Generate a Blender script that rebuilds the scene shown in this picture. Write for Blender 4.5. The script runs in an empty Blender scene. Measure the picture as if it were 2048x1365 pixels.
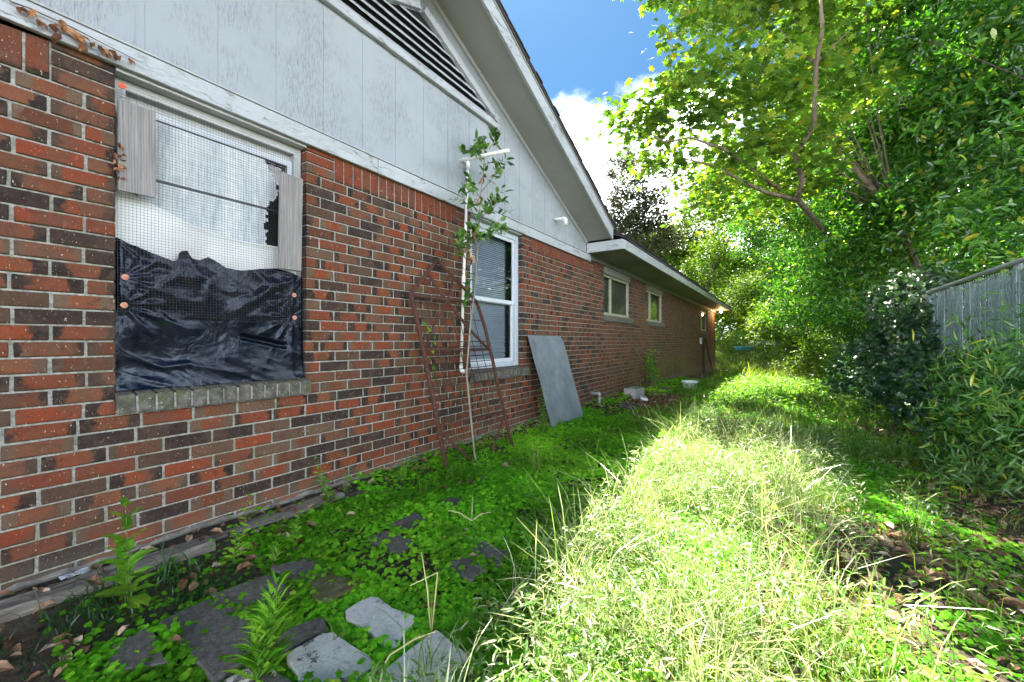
import bpy, bmesh, math, random
import numpy as np
from mathutils import Vector, Matrix, noise
R = math.radians
random.seed(7); rng = np.random.default_rng(7)
scene = bpy.context.scene
COL = scene.collection
# ------------------------------------------------------------------ camera
F = 820.0; TH = math.atan(539/820.0); CT, ST = math.cos(TH), math.sin(TH)
CAMX, CAMZ = 2.54, 1.05
cam = bpy.data.cameras.new('camera'); cam.lens = 36*F/2048; cam.sensor_width = 36; cam.clip_end = 500; cam.clip_start = .05
co = bpy.data.objects.new('camera', cam); COL.objects.link(co)
co.location = (CAMX, 0, CAMZ); co.rotation_euler = (R(90), 0, TH); scene.camera = co
# ------------------------------------------------------------------ world and sun
SUN = Vector((-.345, .47, 1.0)).normalized()
w = bpy.data.worlds.new('World'); scene.world = w; w.use_nodes = True
nt = w.node_tree; N = nt.nodes; L = nt.links
N.clear()
out = N.new('ShaderNodeOutputWorld'); bg = N.new('ShaderNodeBackground'); sky = N.new('ShaderNodeTexSky')
sky.sky_type = 'NISHITA'; sky.sun_disc = False
sky.sun_elevation = math.asin(SUN.z); sky.sun_rotation = math.atan2(SUN.x, SUN.y)
sky.air_density = 1.0; sky.dust_density = .6; sky.ozone_density = 1.6
bg.inputs['Strength'].default_value = .085
tc = N.new('ShaderNodeTexCoord'); sep = N.new('ShaderNodeSeparateXYZ'); L.new(tc.outputs['Generated'], sep.inputs[0])
addz = N.new('ShaderNodeMath'); addz.operation = 'ADD'; addz.inputs[1].default_value = .22; L.new(sep.outputs['Z'], addz.inputs[0])
mx = N.new('ShaderNodeMath'); mx.operation = 'MAXIMUM'; mx.inputs[1].default_value = .05; L.new(addz.outputs[0], mx.inputs[0])
dv = N.new('ShaderNodeVectorMath'); dv.operation = 'DIVIDE'; cmb = N.new('ShaderNodeCombineXYZ')
for k in range(3): L.new(mx.outputs[0], cmb.inputs[k])
L.new(tc.outputs['Generated'], dv.inputs[0]); L.new(cmb.outputs[0], dv.inputs[1])
cn = N.new('ShaderNodeTexNoise'); cn.inputs['Scale'].default_value = 1.35; cn.inputs['Detail'].default_value = 9; cn.inputs['Roughness'].default_value = .55
mp = N.new('ShaderNodeMapping'); mp.inputs['Location'].default_value = (3.1, 0.55, 0); L.new(dv.outputs[0], mp.inputs[0]); L.new(mp.outputs[0], cn.inputs['Vector'])
elv = N.new('ShaderNodeMapRange'); elv.inputs['From Min'].default_value = .26; elv.inputs['From Max'].default_value = .56
elv.inputs['To Min'].default_value = .2; elv.inputs['To Max'].default_value = -.10; L.new(sep.outputs['Z'], elv.inputs['Value'])
ad = N.new('ShaderNodeMath'); ad.operation = 'ADD'; L.new(cn.outputs['Fac'], ad.inputs[0]); L.new(elv.outputs[0], ad.inputs[1])
cr = N.new('ShaderNodeMapRange'); cr.interpolation_type = 'SMOOTHSTEP'; cr.inputs['From Min'].default_value = .55; cr.inputs['From Max'].default_value = .70
L.new(ad.outputs[0], cr.inputs['Value'])
cmix = N.new('ShaderNodeMixRGB'); cmix.inputs['Color2'].default_value = (21, 22, 23.4, 1)
skym = N.new('ShaderNodeMixRGB'); skym.blend_type = 'MULTIPLY'; skym.inputs['Fac'].default_value = 1; skym.inputs['Color2'].default_value = (.15, .265, .33, 1)
L.new(sky.outputs[0], skym.inputs['Color1'])
L.new(cr.outputs[0], cmix.inputs['Fac']); L.new(skym.outputs[0], cmix.inputs['Color1'])
L.new(cmix.outputs[0], bg.inputs['Color']); L.new(bg.outputs[0], out.inputs[0])
sl = bpy.data.lights.new('sun', 'SUN'); sl.energy = 5.0; sl.angle = R(.53); sl.color = (1, .93, .80)
so = bpy.data.objects.new('sun', sl); COL.objects.link(so); so.rotation_euler = SUN.to_track_quat('Z', 'Y').to_euler(); so.location = (-10, 10, 25)
scene.view_settings.view_transform = 'Standard'; scene.view_settings.look = 'None'
scene.view_settings.exposure = 2.5; scene.view_settings.gamma = 1.0; scene.view_settings.use_curve_mapping = False
scene.cycles.max_bounces = 8; scene.cycles.diffuse_bounces = 4; scene.cycles.transmission_bounces = 6; scene.cycles.transparent_max_bounces = 8
scene.cycles.use_denoising = True
scene.cycles.sample_clamp_indirect = 6
# ------------------------------------------------------------------ helpers
def lerp(a, b, t): return a+(b-a)*t
def pl(x, pts):
    if x <= pts[0][0]: return pts[0][1]
    for (a, b), (c, d) in zip(pts, pts[1:]):
        if x <= c: return b+(d-b)*(x-a)/(c-a)
    return pts[-1][1]
WB = [(-3, .07), (1, .06), (9, .05), (12.7, -.03), (20.8, -.3), (24, -.28), (34, .35), (60, 1.6), (200, 6)]
def gz(x, y):
    b = pl(y, WB)
    b -= .06*min(1, max(0, x/.5))*(1 if y < 20 else 0)
    if x > 1.6 and y < 20: b -= .03*min(1, (x-1.6))
    if x > 5 and y < 200: b += .06*(x-5)*min(1, .3+abs(y)/60)
    return b+.018*noise.noise(Vector((x*1.7, y*1.7, 0)))+.008*noise.noise(Vector((x*7, y*7, 3)))
def ray(px, py):
    r = (px-1024)/F; u = (682.5-py)/F
    return Vector((r*CT-ST, r*ST+CT, u))
def at(px, py, d): return Vector((CAMX, 0, CAMZ))+ray(px, py)*d
def on_wall(px, py, x=0.):
    d = ray(px, py); t = (x-CAMX)/d.x; return Vector((x, t*d.y, CAMZ+t*d.z))
def on_ground(px, py):
    d = ray(px, py); o = Vector((CAMX, 0, CAMZ)); z = 0
    for _ in range(12):
        p = o+d*((z-CAMZ)/d.z); z = gz(p.x, p.y)
    return Vector((p.x, p.y, z))
def project(p):
    x = p[0]-CAMX; z = p[2]-CAMZ; D = -x*ST+p[1]*CT; r = x*CT+p[1]*ST
    return 1024+F*r/D, 682.5-F*z/D, D
def link(o, parent=None):
    COL.objects.link(o)
    if parent: o.parent = parent
    return o
def tag(o, label=None, cat=None, group=None, kind=None):
    if label: o['label'] = label
    if cat: o['category'] = cat
    if group: o['group'] = group
    if kind: o['kind'] = kind
    return o
def empty(name, label=None, cat=None, group=None, loc=(0, 0, 0)):
    o = bpy.data.objects.new(name, None); COL.objects.link(o); o.empty_display_size = .05
    return tag(o, label, cat, group)
def np_mesh(name, V, faces, mat=None, parent=None, bc=None, uv=None, smooth=False, kind=None):
    """V (n,3); faces (m,k) array or list of arrays of tris/quads"""
    me = bpy.data.meshes.new(name)
    fl = faces if isinstance(faces, list) else [faces]
    fl = [np.asarray(f, dtype=np.int32) for f in fl if len(f)]
    me.vertices.add(len(V)); me.vertices.foreach_set('co', np.asarray(V, dtype=np.float32).ravel())
    nl = sum(f.size for f in fl); npoly = sum(len(f) for f in fl)
    me.loops.add(nl); me.polygons.add(npoly)
    me.loops.foreach_set('vertex_index', np.concatenate([f.ravel() for f in fl]))
    st = []; c = 0
    for f in fl:
        k = f.shape[1]; st.append(c+np.arange(len(f))*k); c += f.size
    me.polygons.foreach_set('loop_start', np.concatenate(st).astype(np.int32))
    me.polygons.foreach_set('use_smooth', np.full(npoly, bool(smooth)))
    me.update(calc_edges=True)
    if bc is not None:
        a = me.attributes.new('bc', 'FLOAT_COLOR', 'POINT'); a.data.foreach_set('color', np.asarray(bc, dtype=np.float32).ravel())
    if uv is not None:
        a = me.attributes.new('pv', 'FLOAT_VECTOR', 'POINT'); a.data.foreach_set('vector', np.asarray(uv, dtype=np.float32).ravel())
    if mat: me.materials.append(mat)
    o = bpy.data.objects.new(name, me); link(o, parent)
    if kind: o['kind'] = kind
    return o
class MB:
    def __init__(s): s.v = []; s.t = []; s.q = []; s.c = []; s.n = 0
    def add(s, V, quads=(), tris=(), c=(0, 0, 0, 1)):
        for v in V: s.v.append(tuple(v)); s.c.append(c)
        s.q += [[a+s.n for a in f] for f in quads]; s.t += [[a+s.n for a in f] for f in tris]; s.n += len(V)
    def box(s, a, b, M=None, c=(0, 0, 0, 1)):
        V = [Vector((x, y, z)) for x in (a[0], b[0]) for y in (a[1], b[1]) for z in (a[2], b[2])]
        if M: V = [M @ v for v in V]
        s.add(V, [(0, 1, 3, 2), (4, 6, 7, 5), (0, 4, 5, 1), (2, 3, 7, 6), (0, 2, 6, 4), (1, 5, 7, 3)], c=c)
    def bbox(s, a, b, e=.004, M=None, c=(0, 0, 0, 1)):
        """chamfered box"""
        V = []; idx = {}
        for ix in (0, 1):
            for iy in (0, 1):
                for iz in (0, 1):
                    p = [(a, b)[i][k] for k, i in enumerate((ix, iy, iz))]; sg = [(1, -1)[i] for i in (ix, iy, iz)]
                    for k in range(3):
                        q = [p[j]+(sg[j]*e if j != k else 0) for j in range(3)]
                        idx[(ix, iy, iz, k)] = len(V); V.append(Vector(q))
        if M: V = [M @ v for v in V]
        Q = []; T = []
        for k in range(3):
            o1, o2 = [j for j in range(3) if j != k]
            for i in (0, 1):
                def K(u, v):
                    t = [0, 0, 0]; t[k] = i; t[o1] = u; t[o2] = v; return idx[(*t, k)]
                Q.append((K(0, 0), K(1, 0), K(1, 1), K(0, 1)))
        for k in range(3):
            o1, o2 = [j for j in range(3) if j != k]
            for u in (0, 1):
                for v in (0, 1):
                    def K(i, f):
                        t = [0, 0, 0]; t[k] = i; t[o1] = u; t[o2] = v; return idx[(*t, f)]
                    Q.append((K(0, o1), K(1, o1), K(1, o2), K(0, o2)))
        for ix in (0, 1):
            for iy in (0, 1):
                for iz in (0, 1): T.append(tuple(idx[(ix, iy, iz, k)] for k in range(3)))
        s.add(V, Q, T, c)
    def tube(s, P, r, n=8, c=(0, 0, 0, 1), cap=True):
        P = [Vector(p) for p in P]; rr = r if isinstance(r, (list, tuple)) else [r]*len(P)
        up = Vector((0, 0, 1)); base = s.n; V = []
        d0 = (P[1]-P[0]).normalized()
        x = d0.cross(up if abs(d0.z) < .9 else Vector((1, 0, 0))).normalized()
        for i, p in enumerate(P):
            d = ((P[min(i+1, len(P)-1)]-P[max(i-1, 0)])).normalized()
            x = (x-d*x.dot(d)).normalized(); y = d.cross(x)
            for k in range(n):
                a = 2*math.pi*k/n; V.append(p+(x*math.cos(a)+y*math.sin(a))*rr[i])
        Q = [(i*n+k, i*n+(k+1) % n, (i+1)*n+(k+1) % n, (i+1)*n+k) for i in range(len(P)-1) for k in range(n)]
        T = []
        if cap:
            V += [P[0], P[-1]]; m = len(V)
            T += [(m-2, (k+1) % n, k) for k in range(n)]+[(m-1, (len(P)-1)*n+k, (len(P)-1)*n+(k+1) % n) for k in range(n)]
        s.add(V, Q, T, c)
    def build(s, name, mat=None, parent=None, smooth=False, kind=None):
        return np_mesh(name, np.array(s.v), [s.q, s.t], mat, parent, bc=np.array(s.c), smooth=smooth, kind=kind)
# ------------------------------------------------------------------ materials
class Mat:
    def __init__(s, name):
        s.m = bpy.data.materials.new(name); s.m.use_nodes = True; s.nt = s.m.node_tree; s.N = s.nt.nodes; s.L = s.nt.links
        s.b = s.N['Principled BSDF']; s.o = s.N['Material Output']; s.pos = None
    def n(s, t, **kw):
        x = s.N.new('ShaderNode'+t)
        for k, v in kw.items():
            if hasattr(x, k): setattr(x, k, v)
            else: x.inputs[k.replace('_', ' ')].default_value = v
        return x
    def P(s):
        if not s.pos: s.pos = s.n('NewGeometry').outputs['Position']
        return s.pos
    def noise(s, scale, detail=4, rough=.6, vec=None, stretch=None, dist=0, out='Fac'):
        x = s.n('TexNoise', Scale=scale, Detail=detail, Roughness=rough, Distortion=dist)
        v = vec or s.P()
        if stretch:
            m = s.n('Mapping'); m.inputs['Scale'].default_value = stretch; s.L.new(v, m.inputs[0]); v = m.outputs[0]
        s.L.new(v, x.inputs['Vector']); return x.outputs[out]
    def ramp(s, val, stops, interp='LINEAR'):
        x = s.n('ValToRGB'); x.color_ramp.interpolation = interp; e = x.color_ramp.elements
        while len(e) < len(stops): e.new(.5)
        for el, (p, c) in zip(e, stops): el.position = p; el.color = (*c, 1) if len(c) == 3 else c
        s.L.new(val, x.inputs[0]); return x.outputs[0]
    def mr(s, val, a, b, c=0, d=1, smooth=True):
        x = s.n('MapRange', interpolation_type='SMOOTHSTEP' if smooth else 'LINEAR')
        for i, q in enumerate((a, b, c, d)): x.inputs[i+1].default_value = q
        s.L.new(val, x.inputs[0]); return x.outputs[0]
    def math(s, op, a, b=None):
        x = s.n('Math', operation=op)
        for i, q in enumerate((a, b)):
            if q is None: continue
            if isinstance(q, (int, float)): x.inputs[i].default_value = q
            else: s.L.new(q, x.inputs[i])
        return x.outputs[0]
    def mix(s, fac, a, b, mode='MIX'):
        x = s.n('MixRGB', blend_type=mode)
        for i, q in enumerate((fac, a, b)):
            if isinstance(q, (int, float)): x.inputs[i].default_value = q
            elif isinstance(q, tuple): x.inputs[i].default_value = (*q, 1) if len(q) == 3 else q
            else: s.L.new(q, x.inputs[i])
        return x.outputs[0]
    def attr(s, name='bc'):
        x = s.n('Attribute', attribute_name=name); return x
    def sep(s, v):
        x = s.n('SeparateXYZ'); s.L.new(v, x.inputs[0]); return x.outputs
    def bump(s, h, strength=.5, dist=.01):
        x = s.n('Bump', Strength=strength, Distance=dist); s.L.new(h, x.inputs['Height']); s.L.new(x.outputs[0], s.b.inputs['Normal']); return x.outputs[0]
    def set(s, color=None, rough=None, **kw):
        for k, q in (('Base Color', color), ('Roughness', rough), *[(a.replace('_', ' '), b) for a, b in kw.items()]):
            if q is None: continue
            if isinstance(q, tuple): s.b.inputs[k].default_value = (*q, 1) if len(q) == 3 else q
            elif isinstance(q, (int, float)): s.b.inputs[k].default_value = q
            else: s.L.new(q, s.b.inputs[k])
        return s
def leaf_mat(name, stops, trans=.45, tcol=(1.5, 1.7, .5), rough=.42, spec=.5, nscale=.8, namt=.35):
    m = Mat(name); a = m.attr(); r = m.sep(a.outputs['Color'])[0]
    c = m.ramp(r, stops)
    nz = m.mr(m.noise(nscale, 2), .35, .65, 1-namt, 1+namt*.6)
    c = m.mix(1, c, nz, 'MULTIPLY')
    vein = m.mr(m.noise(60, 2), .3, .7, .85, 1.15); c = m.mix(1, c, vein, 'MULTIPLY')
    m.set(c, rough); m.b.inputs['Specular IOR Level'].default_value = spec
    tr = m.n('BsdfTranslucent'); tc_ = m.mix(1, c, tcol, 'MULTIPLY'); m.L.new(tc_, tr.inputs[0])
    ms = m.n('MixShader'); ms.inputs[0].default_value = trans
    m.L.new(m.b.outputs[0], ms.inputs[1]); m.L.new(tr.outputs[0], ms.inputs[2]); m.L.new(ms.outputs[0], m.o.inputs[0])
    return m.m
def mat_brick(name='brick_face'):
    m = Mat(name); a = m.attr(); r, g, b = m.sep(a.outputs['Color'])[:3]
    uv = m.attr('pv'); u, v, seed = m.sep(uv.outputs['Vector'])[:3]
    base = m.ramp(r, [(0, (.26, .060, .026)), (.16, (.22, .052, .028)), (.32, (.17, .055, .036)), (.5, (.125, .060, .045)), (.66, (.16, .11, .085)), (.82, (.10, .062, .050)), (1, (.028, .022, .028))])
    core = m.ramp(g, [(0, (.30, .080, .028)), (.5, (.22, .062, .028)), (1, (.17, .07, .042))])
    endc = m.ramp(b, [(0, (.012, .011, .018)), (.42, (.018, .015, .022)), (.62, (.022, .019, .026)), (.74, (.085, .064, .057)), (.9, (.17, .13, .105)), (1, (.12, .085, .07))])
    nz = m.noise(17, 4, .65)
    au = m.math('ABSOLUTE', u)
    k = m.math('ADD', au, m.math('MULTIPLY', m.math('SUBTRACT', nz, .5), 1.0))
    thr = m.math('ADD', m.math('MULTIPLY', g, .5), .42)
    e = m.mr(m.math('SUBTRACT', k, thr), -.07, .13)
    c = m.mix(e, m.mix(.5, base, core), endc)
    # wholly plain and flashed bricks
    c = m.mix(m.mr(g, .72, .74), c, base)
    c = m.mix(m.mr(m.noise(13, 6, .75, dist=1.2), .52, .66, 0, .85), c, m.mix(.6, base, (.03, .022, .026)))
    c = m.mix(m.mr(m.noise(27, 5, .7, dist=.8), .56, .70, 0, .6), c, (.16, .12, .095))
    c = m.mix(m.mr(m.noise(42, 3, .7), .3, .75, 0, .38), c, (.11, .08, .065))
    # scum streaks + specks
    c = m.mix(m.mr(m.noise(30, 4, .7, stretch=(1, 1, .22)), .62, .82, 0, .5), c, (.40, .33, .27))
    c = m.mix(m.mr(m.noise(170, 2, .5), .70, .74, 0, .8), c, (.55, .55, .50))
    # weathering of the wall itself: grey film along the damp base, algae on the far end
    x, y, z = m.sep(m.P())[:3]
    alg = m.math('MULTIPLY', m.mr(z, 1.0, .1), m.mr(y, 6, 11))
    alg = m.math('MULTIPLY', alg, m.mr(m.noise(.9, 4), .40, .62))
    c = m.mix(m.math('MULTIPLY', alg, .85), c, (.21, .20, .05))
    grey = m.math('MULTIPLY', m.mr(y, 4.5, 9), .35)
    c = m.mix(grey, c, m.mix(m.mr(m.noise(.7, 3), .42, .58), (.075, .065, .066), (.14, .095, .065)))
    c = m.mix(m.math('MULTIPLY', m.mr(z, .22, .03), .35), c, (.25, .24, .22))
    c = m.mix(m.mr(m.noise(6.5, 3, .6, dist=.4), .48, .64, 0, .55), c, (.11, .078, .066))
    c = m.mix(m.mr(v, -.72, -.98, 0, .8), c, (.035, .034, .016))  # bed joint shadow painted as a dark olive band along each brick's lower edge
    c = m.mix(m.mr(m.noise(120, 2, .6, stretch=(1, 1, .45)), .685, .725, 0, .85), c, (.58, .58, .54))
    spk = m.mr(m.noise(65, 5, .8), .58, .72, 0, .55); c = m.mix(spk, c, (.012, .010, .012))
    c = m.mix(.08, c, (.10, .075, .055))
    c = m.mix(1, c, (.93, .83, .71), 'MULTIPLY')
    g2 = m.n('Gamma', Gamma=1.12); m.L.new(c, g2.inputs[0]); c = m.mix(1, g2.outputs[0], (1.22, 1.25, 1.25), 'MULTIPLY')
    m.set(c, m.mr(nz, .3, .7, .62, .9)); m.b.inputs['Specular IOR Level'].default_value = .2
    h = m.math('ADD', m.noise(95, 4, .7), m.math('MULTIPLY', m.noise(22, 3), .8))
    m.bump(h, .8, .006)
    return m.m
def mat_mortar():
    m = Mat('mortar'); c = m.ramp(m.noise(60, 5, .7), [(.25, (.12, .125, .105)), (.5, (.30, .30, .27)), (.8, (.60, .61, .58))])
    c = m.mix(m.mr(m.noise(3.2, 4), .48, .72, 0, .45), c, (.17, .17, .06))
    x, y, z = m.sep(m.P())[:3]
    alg = m.math('MULTIPLY', m.mr(z, 1.0, .1), m.mr(y, 6, 11)); c = m.mix(m.math('MULTIPLY', alg, .6), c, (.14, .15, .04))
    c = m.mix(m.mr(y, 5, 9, 0, .7), c, (.12, .10, .085))
    m.set(c, .95); m.bump(m.noise(160, 4, .75), .8, .006); return m.m
def mat_paint(name='weathered_paint', base=(.62, .66, .70), dirt=(.22, .24, .25), amt=.4, peel=0., grain=(1, 1, .10)):
    m = Mat(name)
    f1 = m.noise(240, 4, .75, stretch=grain); f2 = m.noise(2.3, 5, .65)
    d = m.math('MULTIPLY', m.mr(f1, .45, .66), m.mr(f2, .40, .62))
    c = m.mix(m.math('MULTIPLY', d, amt*2), base, dirt)
    c = m.mix(m.mr(m.noise(.9, 3), .3, .7, 0, .22), c, (.40, .42, .44))
    c = m.mix(m.mr(m.noise(7, 5, .7, stretch=(1, 1, .25)), .58, .8, 0, .35), c, (.24, .25, .25))
    if peel:
        p = m.mr(m.noise(11, 6, .75, stretch=(1, .5, 2.4), dist=1.2),   .66-.10*peel, .68-.10*peel)
        p = m.math('MULTIPLY', p, m.mr(m.noise(1.7, 2), .40, .5))
        c = m.mix(p, c, m.ramp(f1, [(.3, (.10, .10, .095)), (.7, (.32, .33, .31))]))
        m.bump(m.math('SUBTRACT', m.math('MULTIPLY', f1, .3), p), .7, .004)
    else: m.bump(f1, .35, .003)
    m.set(c, .62); return m.m
def mat_simple(name, c1, c2, scale=20, rough=.7, stretch=None, bump=.3, metal=0., detail=5, spots=None, spec=.5):
    m = Mat(name); n1 = m.noise(scale, detail, .65, stretch=stretch)
    c = m.ramp(n1, [(.3, c1), (.7, c2)])
    if spots: c = m.mix(m.mr(m.noise(spots[0], 5, .7), spots[1], spots[1]+.06), c, spots[2])
    m.set(c, rough, Metallic=metal); m.b.inputs['Specular IOR Level'].default_value = spec
    if bump: m.bump(m.noise(scale*3, 4, .7, stretch=stretch), bump, .004)
    return m.m
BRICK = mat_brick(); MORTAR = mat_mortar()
SIDING = mat_paint('weathered_siding_paint', (.30, .332, .365), (.15, .165, .18), .55)
TRIM = mat_paint('peeling_trim_paint', (.40, .43, .46), (.15, .15, .15), .4, peel=.8, grain=(1, .08, 1))
TRIM2 = mat_paint('plain_trim_paint', (.40, .42, .42), (.14, .14, .12), .35, grain=(1, .1, 1))
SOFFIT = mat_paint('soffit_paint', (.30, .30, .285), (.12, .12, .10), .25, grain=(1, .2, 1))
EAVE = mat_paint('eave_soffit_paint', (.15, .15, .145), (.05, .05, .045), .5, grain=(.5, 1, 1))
SHING = mat_simple('asphalt_shingle', (.02, .018, .022), (.06, .05, .055), 120, .9)
VINYL = mat_simple('white_vinyl', (.48, .52, .58), (.56, .60, .65), 15, .45, bump=.05)
PVC = mat_simple('white_pvc', (.70, .71, .68), (.80, .81, .79), 9, .35, bump=.03, spots=(25, .64, (.4, .4, .34)))
GALV = mat_simple('grey_pvc', (.22, .25, .28), (.30, .33, .36), 12, .5, bump=.05)
RUST = mat_simple('rusted_steel', (.03, .013, .010), (.095, .036, .022), 45, .9, bump=.6, spots=(60, .6, (.26, .095, .04)))
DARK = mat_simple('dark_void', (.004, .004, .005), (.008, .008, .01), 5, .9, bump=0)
WOODG = None
def mat_wood(name, c1, c2, c3, ring=6):
    m = Mat(name); tcn = m.n('TexCoord').outputs['Object']
    n0 = m.noise(3, 3, .5, vec=tcn, stretch=(1, 1, .28))
    wv = m.n('TexWave', wave_type='BANDS', bands_direction='Y', Scale=ring, Distortion=5, Detail=2, Detail_Scale=.8, Detail_Roughness=.6)
    mp_ = m.n('Mapping'); mp_.inputs['Scale'].default_value = (1, 1.9, .16); m.L.new(tcn, mp_.inputs[0]); m.L.new(mp_.outputs[0], wv.inputs['Vector'])
    f = m.noise(130, 4, .7, vec=tcn, stretch=(1, 1, .04))
    k = m.math('ADD', m.math('MULTIPLY', wv.outputs['Fac'], .16), m.math('MULTIPLY', f, .85))
    c = m.ramp(k, [(.2, c1), (.5, c2), (.85, c3)])
    c = m.mix(m.mr(n0, .55, .8, 0, .4), c, c1)
    m.set(c, .85); m.bump(k, .6, .004); return m.m
WOOD = mat_wood('weathered_grey_wood', (.10, .09, .085), (.22, .21, .205), (.33, .32, .32), 16)
TIMBER = mat_simple('old_timber', (.07, .06, .052), (.30, .27, .235), 26, .95, stretch=(2.5, .25, 2.5), bump=.9, spots=(13, .63, (.03, .025, .02)))
# ------------------------------------------------------------------ ground
def mat_ground():
    m = Mat('leaf_litter_soil')
    c = m.ramp(m.noise(35, 6, .75), [(.3, (.028, .02, .014)), (.5, (.08, .058, .042)), (.72, (.19, .135, .095))])
    y = m.sep(m.P())[1]
    c = m.mix(m.mr(m.noise(1.3, 4), .4, .6, 0, .55), c, (.03, .045, .012))
    c = m.mix(m.mr(y, 14, 22, 0, .9), c, (.045, .075, .015))
    m.set(c, .95); m.bump(m.noise(60, 5, .8), .9, .02); return m.m
def ground():
    xs = np.concatenate([-np.geomspace(260, 1.2, 26), np.arange(-1, 8, .14), np.geomspace(8.2, 260, 26)])
    ys = np.concatenate([-np.geomspace(200, 3.4, 16), np.arange(-3.2, 26, .16), np.geomspace(26.3, 330, 36)])
    V = np.array([(x, y, gz(x, y)-(.25 if (x < -.06 and y < 20.7) else 0)) for y in ys for x in xs]); nx = len(xs)
    I = np.arange(len(ys)-1)[:, None]*nx+np.arange(nx-1)[None, :]; I = I.ravel()
    o = np_mesh('ground', V, np.stack([I, I+1, I+nx+1, I+nx], 1), mat_ground(), smooth=True, kind='structure')
ground()
# ------------------------------------------------------------------ house
house = empty('brick_house', 'red and dark brick house with white painted gable siding and low eaves', 'house')
wall = empty('brick_wall'); wall.parent = house
Z0 = 2.132; CH = .0677; DEP = .09
TOPZ = 2.42
OPEN = [(.571, 1.467, .80, 2.30), (3.126, 4.077, .735, 2.30), (6.73, 8.24, 1.47, 2.22), (9.38, 10.95, 1.47, 2.22), (16.8, 18.5, 1.42, 2.2)]
def backing():
    mb = MB(); e = .007
    ycuts = sorted({-4.0, 20.92-e}|{o[0]-e for o in OPEN}|{o[1]+e for o in OPEN})
    for a, b in zip(ycuts, ycuts[1:]):
        mid = (a+b)/2; o = [q for q in OPEN if q[0]-e <= mid <= q[1]+e]
        spans = [(-.6, o[0][2]-.03), (o[0][3]+e, TOPZ)] if o else [(-.6, TOPZ)]
        for z0, z1 in spans: mb.box((-DEP, a, z0), (-.006, b, z1))
    mb.build('mortar', MORTAR, wall)
backing()
bricks = []   # (y0,y1,z0,z1, vertical)
def fits(y0, y1, z0, z1):
    """cut a course segment by the openings"""
    segs = [(y0, y1)]
    for (a, b, c, d) in OPEN:
        lo = c-.09
        if z1 > lo+.012 and z0 < d-.012:
            ns = []
            for s0, s1 in segs:
                if s1 <= a or s0 >= b: ns.append((s0, s1)); continue
                if s0 < a: ns.append((s0, a))
                if s1 > b: ns.append((b, s1))
            segs = ns
    return [q for q in segs if q[1]-q[0] > .03]
PITCH = .206
for k in range(1, 35):
    z1 = Z0-CH*(k-1)-.004; z0 = Z0-CH*k+.004+random.uniform(-.0007, .0007)
    lo = z1-.03; segs = [[-4.2, 20.92, None]]; odd = k % 2
    for (ya, yb_, c, d) in OPEN:
        if c-.09 < lo < d-.01 and c-.09 < z1-.012:
            last = segs.pop(); segs += [[last[0], ya, last[2] or 'R'], [yb_, last[1], 'L']]
    for a0, b0, anc in segs:
        if anc is None: cuts = [.438+(0 if odd else PITCH/2)+PITCH*j for j in range(-24, 102)]
        elif anc == 'L': cuts = [a0]+[a0+(.098 if odd else .201)+PITCH*j for j in range(100)]
        else: cuts = [b0-(.098 if odd else .201)-PITCH*j for j in range(30)][::-1]+[b0]
        cuts = [c+random.uniform(-.006, .006)*(0 if c in (a0, b0) else 1) for c in cuts if a0-.001 <= c <= b0+.001]
        if cuts[0] > a0+.001: cuts = [a0]+(cuts if cuts[0]-a0 > .05 else cuts[1:])
        if cuts[-1] < b0-.001: cuts = (cuts if b0-cuts[-1] > .05 else cuts[:-1])+[b0]
        for p, q in zip(cuts, cuts[1:]):
            jw = random.uniform(.0048, .0068); bricks.append((p+(jw if p > a0+.001 else .001), q-(jw if q < b0-.001 else .001), z0, z1, 0))
# soldier zone
def soldiers(a, b, sold=True, left=.2, right=.2):
    zt = Z0+.203
    for q0, q1 in ((a, a+left), (b-right, b)):
        if q1-q0 < .05: continue
        for i in range(3): bricks.append((q0+.003, q1-.003, Z0+i*CH+.004, Z0+(i+1)*CH-.004, 0))
    n = max(1, round((b-right-a-left)/.0725)); w_ = (b-right-a-left)/n
    for i in range(n):
        y = a+left+i*w_
        bricks.append((y+.0045+random.uniform(-.0015, .0015), y+w_-.0045, Z0+.004, zt-.004, 1))
soldiers(-3.9, .571, right=.2); soldiers(1.467, 3.126); soldiers(4.077, 6.08, right=.0); soldiers(6.08, 6.73, left=.2)
for i in range(3):
    for a0, b0 in ((8.24, 9.38), (10.95, 16.8), (18.5, 20.92)):
        y = a0
        while y < b0-.02:
            y2 = min(b0, y+(PITCH if (y > a0 or i % 2) else PITCH/2)); bricks.append((y+.003, y2-.003, Z0+i*CH+.004, Z0+(i+1)*CH-.004, 0)); y = y2
def area_px(b):
    if b[0] < -.3 : return 0
    p = [project((0, y, z)) for y in b[:2] for z in b[2:4]]
    if any(q[2] < .3 for q in p): return 0
    x0 = max(0, min(q[0] for q in p)); x1 = min(2048, max(q[0] for q in p)); y0 = max(0, min(q[1] for q in p)); y1 = min(1365, max(q[1] for q in p))
    if b[2] < .03: return 0
    return max(0, x1-x0)*max(0, y1-y0)
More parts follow.
